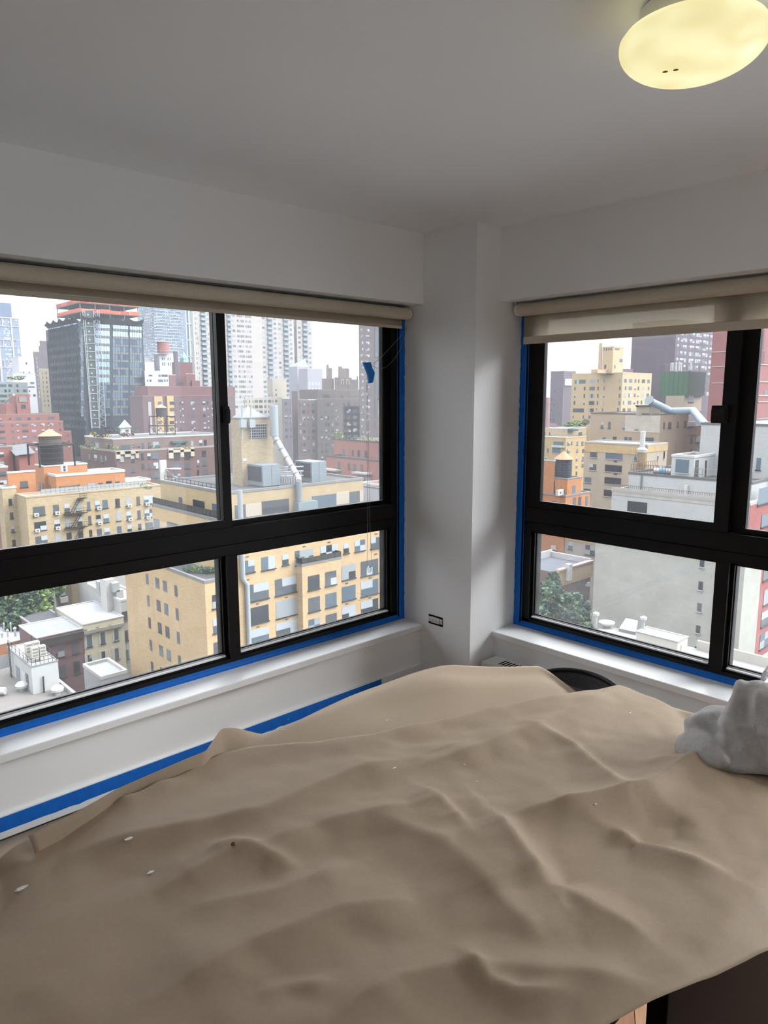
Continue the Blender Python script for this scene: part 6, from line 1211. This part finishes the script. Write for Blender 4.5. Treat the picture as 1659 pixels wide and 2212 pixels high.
F_.win('W', view(1050, 1100, 2.724), [(1258, 1285, 295, 340), (1249, 1277, 425, 475), (1242, 1269, 553, 602), (1236, 1260, 683, 730), (1228, 1252, 808, 858)], 's', 0, F_LIGHT)
w1_.win('W', vs_, [(340, 602, 1255, 1415, 'g')], 'g', .1); w1_.panel('W', vs_, (135, 1700, 1130, 1240), plain('dirty_white_band', 206, 204, 196, .9, .12, .8), 'parapet_band', .05)
railing(PWB, [(w1_.x0+.2, w1_.y1-.2, w1_.zt), (w1_.x0+.2, w1_.y0+.2, w1_.zt)], 1.1, m_rust, 60)
F_.win('S', vw, [(600, 720, 120, 320, 'f'), (608, 760, 470, 700, 'f'), (572, 720, 830, 1060, 'p'), (545, 690, 1195, 1425, 'p'), (515, 660, 1560, 1800, 'p')], 'p', .6)
F_.win('S', vt, [(185, 330, 1735, 1900, 'p'), (220, 350, 2010, 2140, 'p')], 'p', .8)
for q in ((560, 760, 1050, 1090), (530, 760, 1410, 1460), (500, 700, 1780, 1830)): pass
w2_ = PWB.tier(PX(1625, 1046), x0=w1_.x0+4.5, left=vs_(360, 868), right=(1800, 1020), base=w1_, wall=whiteb, coping=plain('dark_coping2', 120, 120, 120), roof=m_roofd)
w3_ = PWB.tier(vs_(1228, 672), x0=w2_.x0+.02, left=vs_(930, 655), right=vs_(1510, 625), base=w1_, wall=whiteb, coping=m_copw, roof=plain('blue_grey_roof', 110, 112, 122), name='roof_bulkhead'); w3_.win('W', vs_, [(980, 1155, 692, 870, 'g')], 'g', .1, F_LIGHT); w3_.win('S', vs_, [(1235, 1280, 700, 920, 'd')], 'd', 0)
PWB.part(MB().tube([onx(*vs_(1385, 705), w2_.x0+1), onx(*vs_(1375, 920), w2_.x0+1)], .12, 8), 'vent_pipe', m_steel); PWB.part(MB().tube([onx(*vs_(527, 905), w2_.x0-.2), onx(*vs_(512, 1130), w2_.x0-.2)], .12, 8), 'downpipe', plain('green_pipe', 130, 150, 140)); w2_.panel('W', vs_, (1105, 1150, 1030, 1195), m_white, 'white_chimney', .5)
railing(PWB, [(w2_.x0+.2, w3_.y1+.1, w2_.zt), (w2_.x0+.2, w2_.y1-.2, w2_.zt), (w2_.x0+9, w2_.y1-.2, w2_.zt)], 1.6, m_rust, 14); railing(PWB, [(w2_.x0+.2, w3_.y0-.1, w2_.zt), (w2_.x0+.2, w2_.y0+.1, w2_.zt)], 1.6, m_cop, 14)
w4_ = PWB.tier(PX(1700, 922), x0=w2_.x0+7, left=vs_(1317, 275), right=(1850, 915), base=w1_, wall=whiteb, coping=plain('dark_coping2', 120, 120, 120)); w4_.win('W', vt, [(165, 215, 1420, 1550, 'd')], 'd', 0)
q = onx(*vs_(830, 850), w2_.x0+1.6); root = empty('roof_fan', q, 'white and blue roof fan unit lying on the white block terrace', 'fan'); MB().tube([q+Vector((0, 1.6, 0)), q+Vector((0, .6, 0))], .45, 14).build('motor_barrel', m_white, root, smooth=True); MB().tube([q+Vector((0, .6, 0)), q+Vector((0, -.4, 0))], .55, 14).build('blue_drum', plain('blue_drum', 120, 176, 206), root, smooth=True); MB().tube([q+Vector((0, -.4, 0)), q+Vector((0, -1.6, 0))], .5, 14).build('steel_drum', m_metal, root, smooth=True); MB().box(q.x-.4, q.x+.4, q.y-1.4, q.y+1.4, w2_.zt, q.z-.3).build('stand', m_steel, root)
# low white roof with bulkhead and skylight
LW = Bld('rooftop_bulkhead', 'cream stucco bulkhead with white roof and door below the grey party wall', cat='bulkhead'); stu2 = wallm('cream_stucco_wall', 226, 220, 208, 0, .04); wr = plain('white_roof_membrane', 176, 176, 172, .9, .02)
zlow = at(*vv(1085, 700), 70).z
lw = LW.tier(vv(1090, 520), 70, left=vv(560, 382), right=vv(1220, 465), base=zlow, wall=stu2, roof=wr, coping=wr, ch=.1, cw=.2, name='walls'); lw.panel('S', vv, (1128, 1182, 545, 660), m_white, 'door', .06)
LR = empty('apartment_building', (lw.x0, lw.y0, GROUND), 'low building with white roof carrying skylight and cream bulkhead', 'building'); fy = onz(*vv(40, 360), zlow).y
MB().box(lw.x0-9, lw.x1+1.2, lw.y0-8, fy, GROUND, zlow).build('roof_slab', wr, LR); MB().box(lw.x1+1.0, lw.x1+1.3, lw.y0-8, lw.y0-.5, zlow, zlow+.9).build('parapet', stu2, LR)
q = onz(*vv(470, 425), zlow); root = empty('skylight', q, 'pitched pale green glass skylight on the white roof', 'skylight'); a_, c_, d_, e_ = onz(*vv(335, 378), zlow), onz(*vv(552, 428), zlow), onz(*vv(575, 358), zlow), onz(*vv(420, 325), zlow)
hz = Vector((0, 0, .35)); MB().quad(a_, c_, c_+hz, a_+hz).quad(c_, d_, d_+hz*3, c_+hz).quad(d_, e_, e_+hz*3, d_+hz*3).quad(e_, a_, a_+hz, e_+hz*3).build('curb', m_cop, root)
for i in range(4): f0, f1 = i/4+.01, (i+1)/4-.01; MB().quad((a_+hz).lerp(c_+hz, f0), (a_+hz).lerp(c_+hz, f1), (e_+hz*3).lerp(d_+hz*3, f1), (e_+hz*3).lerp(d_+hz*3, f0)).build('pane', plain('green_skylight_glass', 196, 222, 216, .2), root)
for x, y, hh, n_, vw_ in ((645, 350, 1.9, 'white capped vent pipe beside the cream bulkhead', vv), (180, 325, .8, 'short white roof ventilator near the white roof edge', vv), (38, 335, 2.6, 'thin grey vent stack at the corner of the white roof', vv)):
    q = onz(*vw_(x, y), zlow if x != 645 else lw.zt); root = empty('roof_vent', q, n_, 'vent'); r = .16 if hh > 1 else .4; hh = hh*.62; MB().tube([q, q+Vector((0, 0, hh))], r, 12).build('pipe', m_vent, root, smooth=True); MB().lathe(q+Vector((0, 0, hh)), [(r*2, -.15), (r*2.2, .1), (r*.4, .25)], 14).build('cap', m_white, root, smooth=True)
# L-shaped grey roof, brick front, tree
GR = Bld('apartment_building', 'brick building with flat grey roof and yellow cornice behind the tree'); q = at(*vu(1120, 665), 125); fc = onz(*vu(330, 535), q.z); gx0 = ony(*vu(520, 800), q.y).x
GR.root = empty('apartment_building', (gx0, q.y, GROUND), GR.label, 'building'); gr = Tier(GR, gx0, q.x, q.y, fc.y, GROUND, q.z); gr.zt = q.z
MB().box(gr.x0, gr.x1, gr.y0, gr.y1, GROUND, gr.zt).build('wall', wallm('dusky_brown_brick', 138, 112, 108, .08), GR.root); MB().box(gr.x0, gr.x1, gr.y0, gr.y1, gr.zt, gr.zt+.05).build('roof', plain('slate_grey_roof', 112, 116, 126, .9, .05), GR.root)
MB().box(gr.x0, gr.x1, gr.y1-.4, gr.y1, gr.zt, gr.zt+1.3).box(gr.x1-.4, gr.x1, gr.y0, gr.y1, gr.zt, gr.zt+1.0).build('parapet', plain('white_parapet', 220, 220, 222, .9, .1, 1), GR.root); MB().box(gr.x0-.3, gr.x1+.1, gr.y0-.35, gr.y0+.3, gr.zt-2.2, gr.zt+.5).build('cornice', plain('yellow_cornice', 206, 178, 134), GR.root); MB().box(gr.x0-.3, gr.x1+.1, gr.y0-.5, gr.y0+.3, gr.zt+.5, gr.zt+.75).build('coping', plain('pink_coping', 226, 190, 178), GR.root)
gr.win('S', vu, [(870, 930, 915, 1080), (1015, 1065, 870, 1000), (1010, 1055, 1205, 1350), (865, 915, 1240, 1390)], 's', 0)
for x, y in ((1038, 1035), (1025, 1375)): q = gr.pt('S', *vu(x, y)); MB().box(q.x-.4, q.x+.4, gr.y0-.5, gr.y0, q.z-.35, q.z+.35).build('air_conditioner', m_white, GR.root)
q = gr.pt('S', *vu(700, 790), .4); GR.part(MB().box(q.x-.5, q.x+.5, gr.y0-.9, gr.y0, q.z-1.6, q.z+1.2), 'chimney', m_white)
TG = Bld('apartment_building', 'tan and grey rendered apartment wall behind the flat grey roof'); tg = TG.tier(PX(1330, 1165), 143, left=(1120, 1120), right=1400, wall=wallm('grey_render_wall', 196, 188, 178, 0, .1), coping=m_cop)
tg.panel('W', vu, (60, 520, -60, 170), ybd, 'yellow_band', .06); tg.panel('W', vu, (520, 1230, -60, 255), ybd, 'yellow_band', .05); tg.win('W', vu, [(97, 178, 172, 325, 's'), (233, 515, 195, 385, 't'), (705, 785, 260, 400, 's'), (1015, 1195, 325, 500, 'p'), (95, 175, 450, 545, 's')], 's', .6)
q = tg.pt('W', *vu(455, 358)); MB().box(tg.x0-.6, tg.x0, q.y-.6, q.y+.6, q.z-.45, q.z+.45).build('air_conditioner', m_white, TG.root)
tree([(1185, 1300, 100, 42, 48), (1235, 1325, 98, 44, 48), (1160, 1350, 96, 36, 40), (1262, 1370, 96, 26, 26), (1195, 1262, 102, 16, 26)], (1210, 1420, 98), L_DEEP, 'large dark green tree in the yard below the second window', 1100, .32)
# ---------------------------------------------------------------- summer haze over the city
def haze():
    m = bpy.data.materials.new('summer_haze'); m.use_nodes = True; N = m.node_tree.nodes; L = m.node_tree.links; N.clear()
    o = N.new('ShaderNodeOutputMaterial'); v = N.new('ShaderNodeVolumeScatter'); v.inputs['Color'].default_value = (.80, .86, .92, 1); v.inputs['Density'].default_value = .00017; v.inputs['Anisotropy'].default_value = .2
    L.new(v.outputs[0], o.inputs['Volume'])
    b = MB().box(4.5, 900, -250, 900, GROUND, 260); b.box(-300, 4.49, 4.5, 900, GROUND, 260)
    tag(b.build('haze', m), 'thin pale summer haze hanging over the city', 'haze', kind='stuff')
haze()
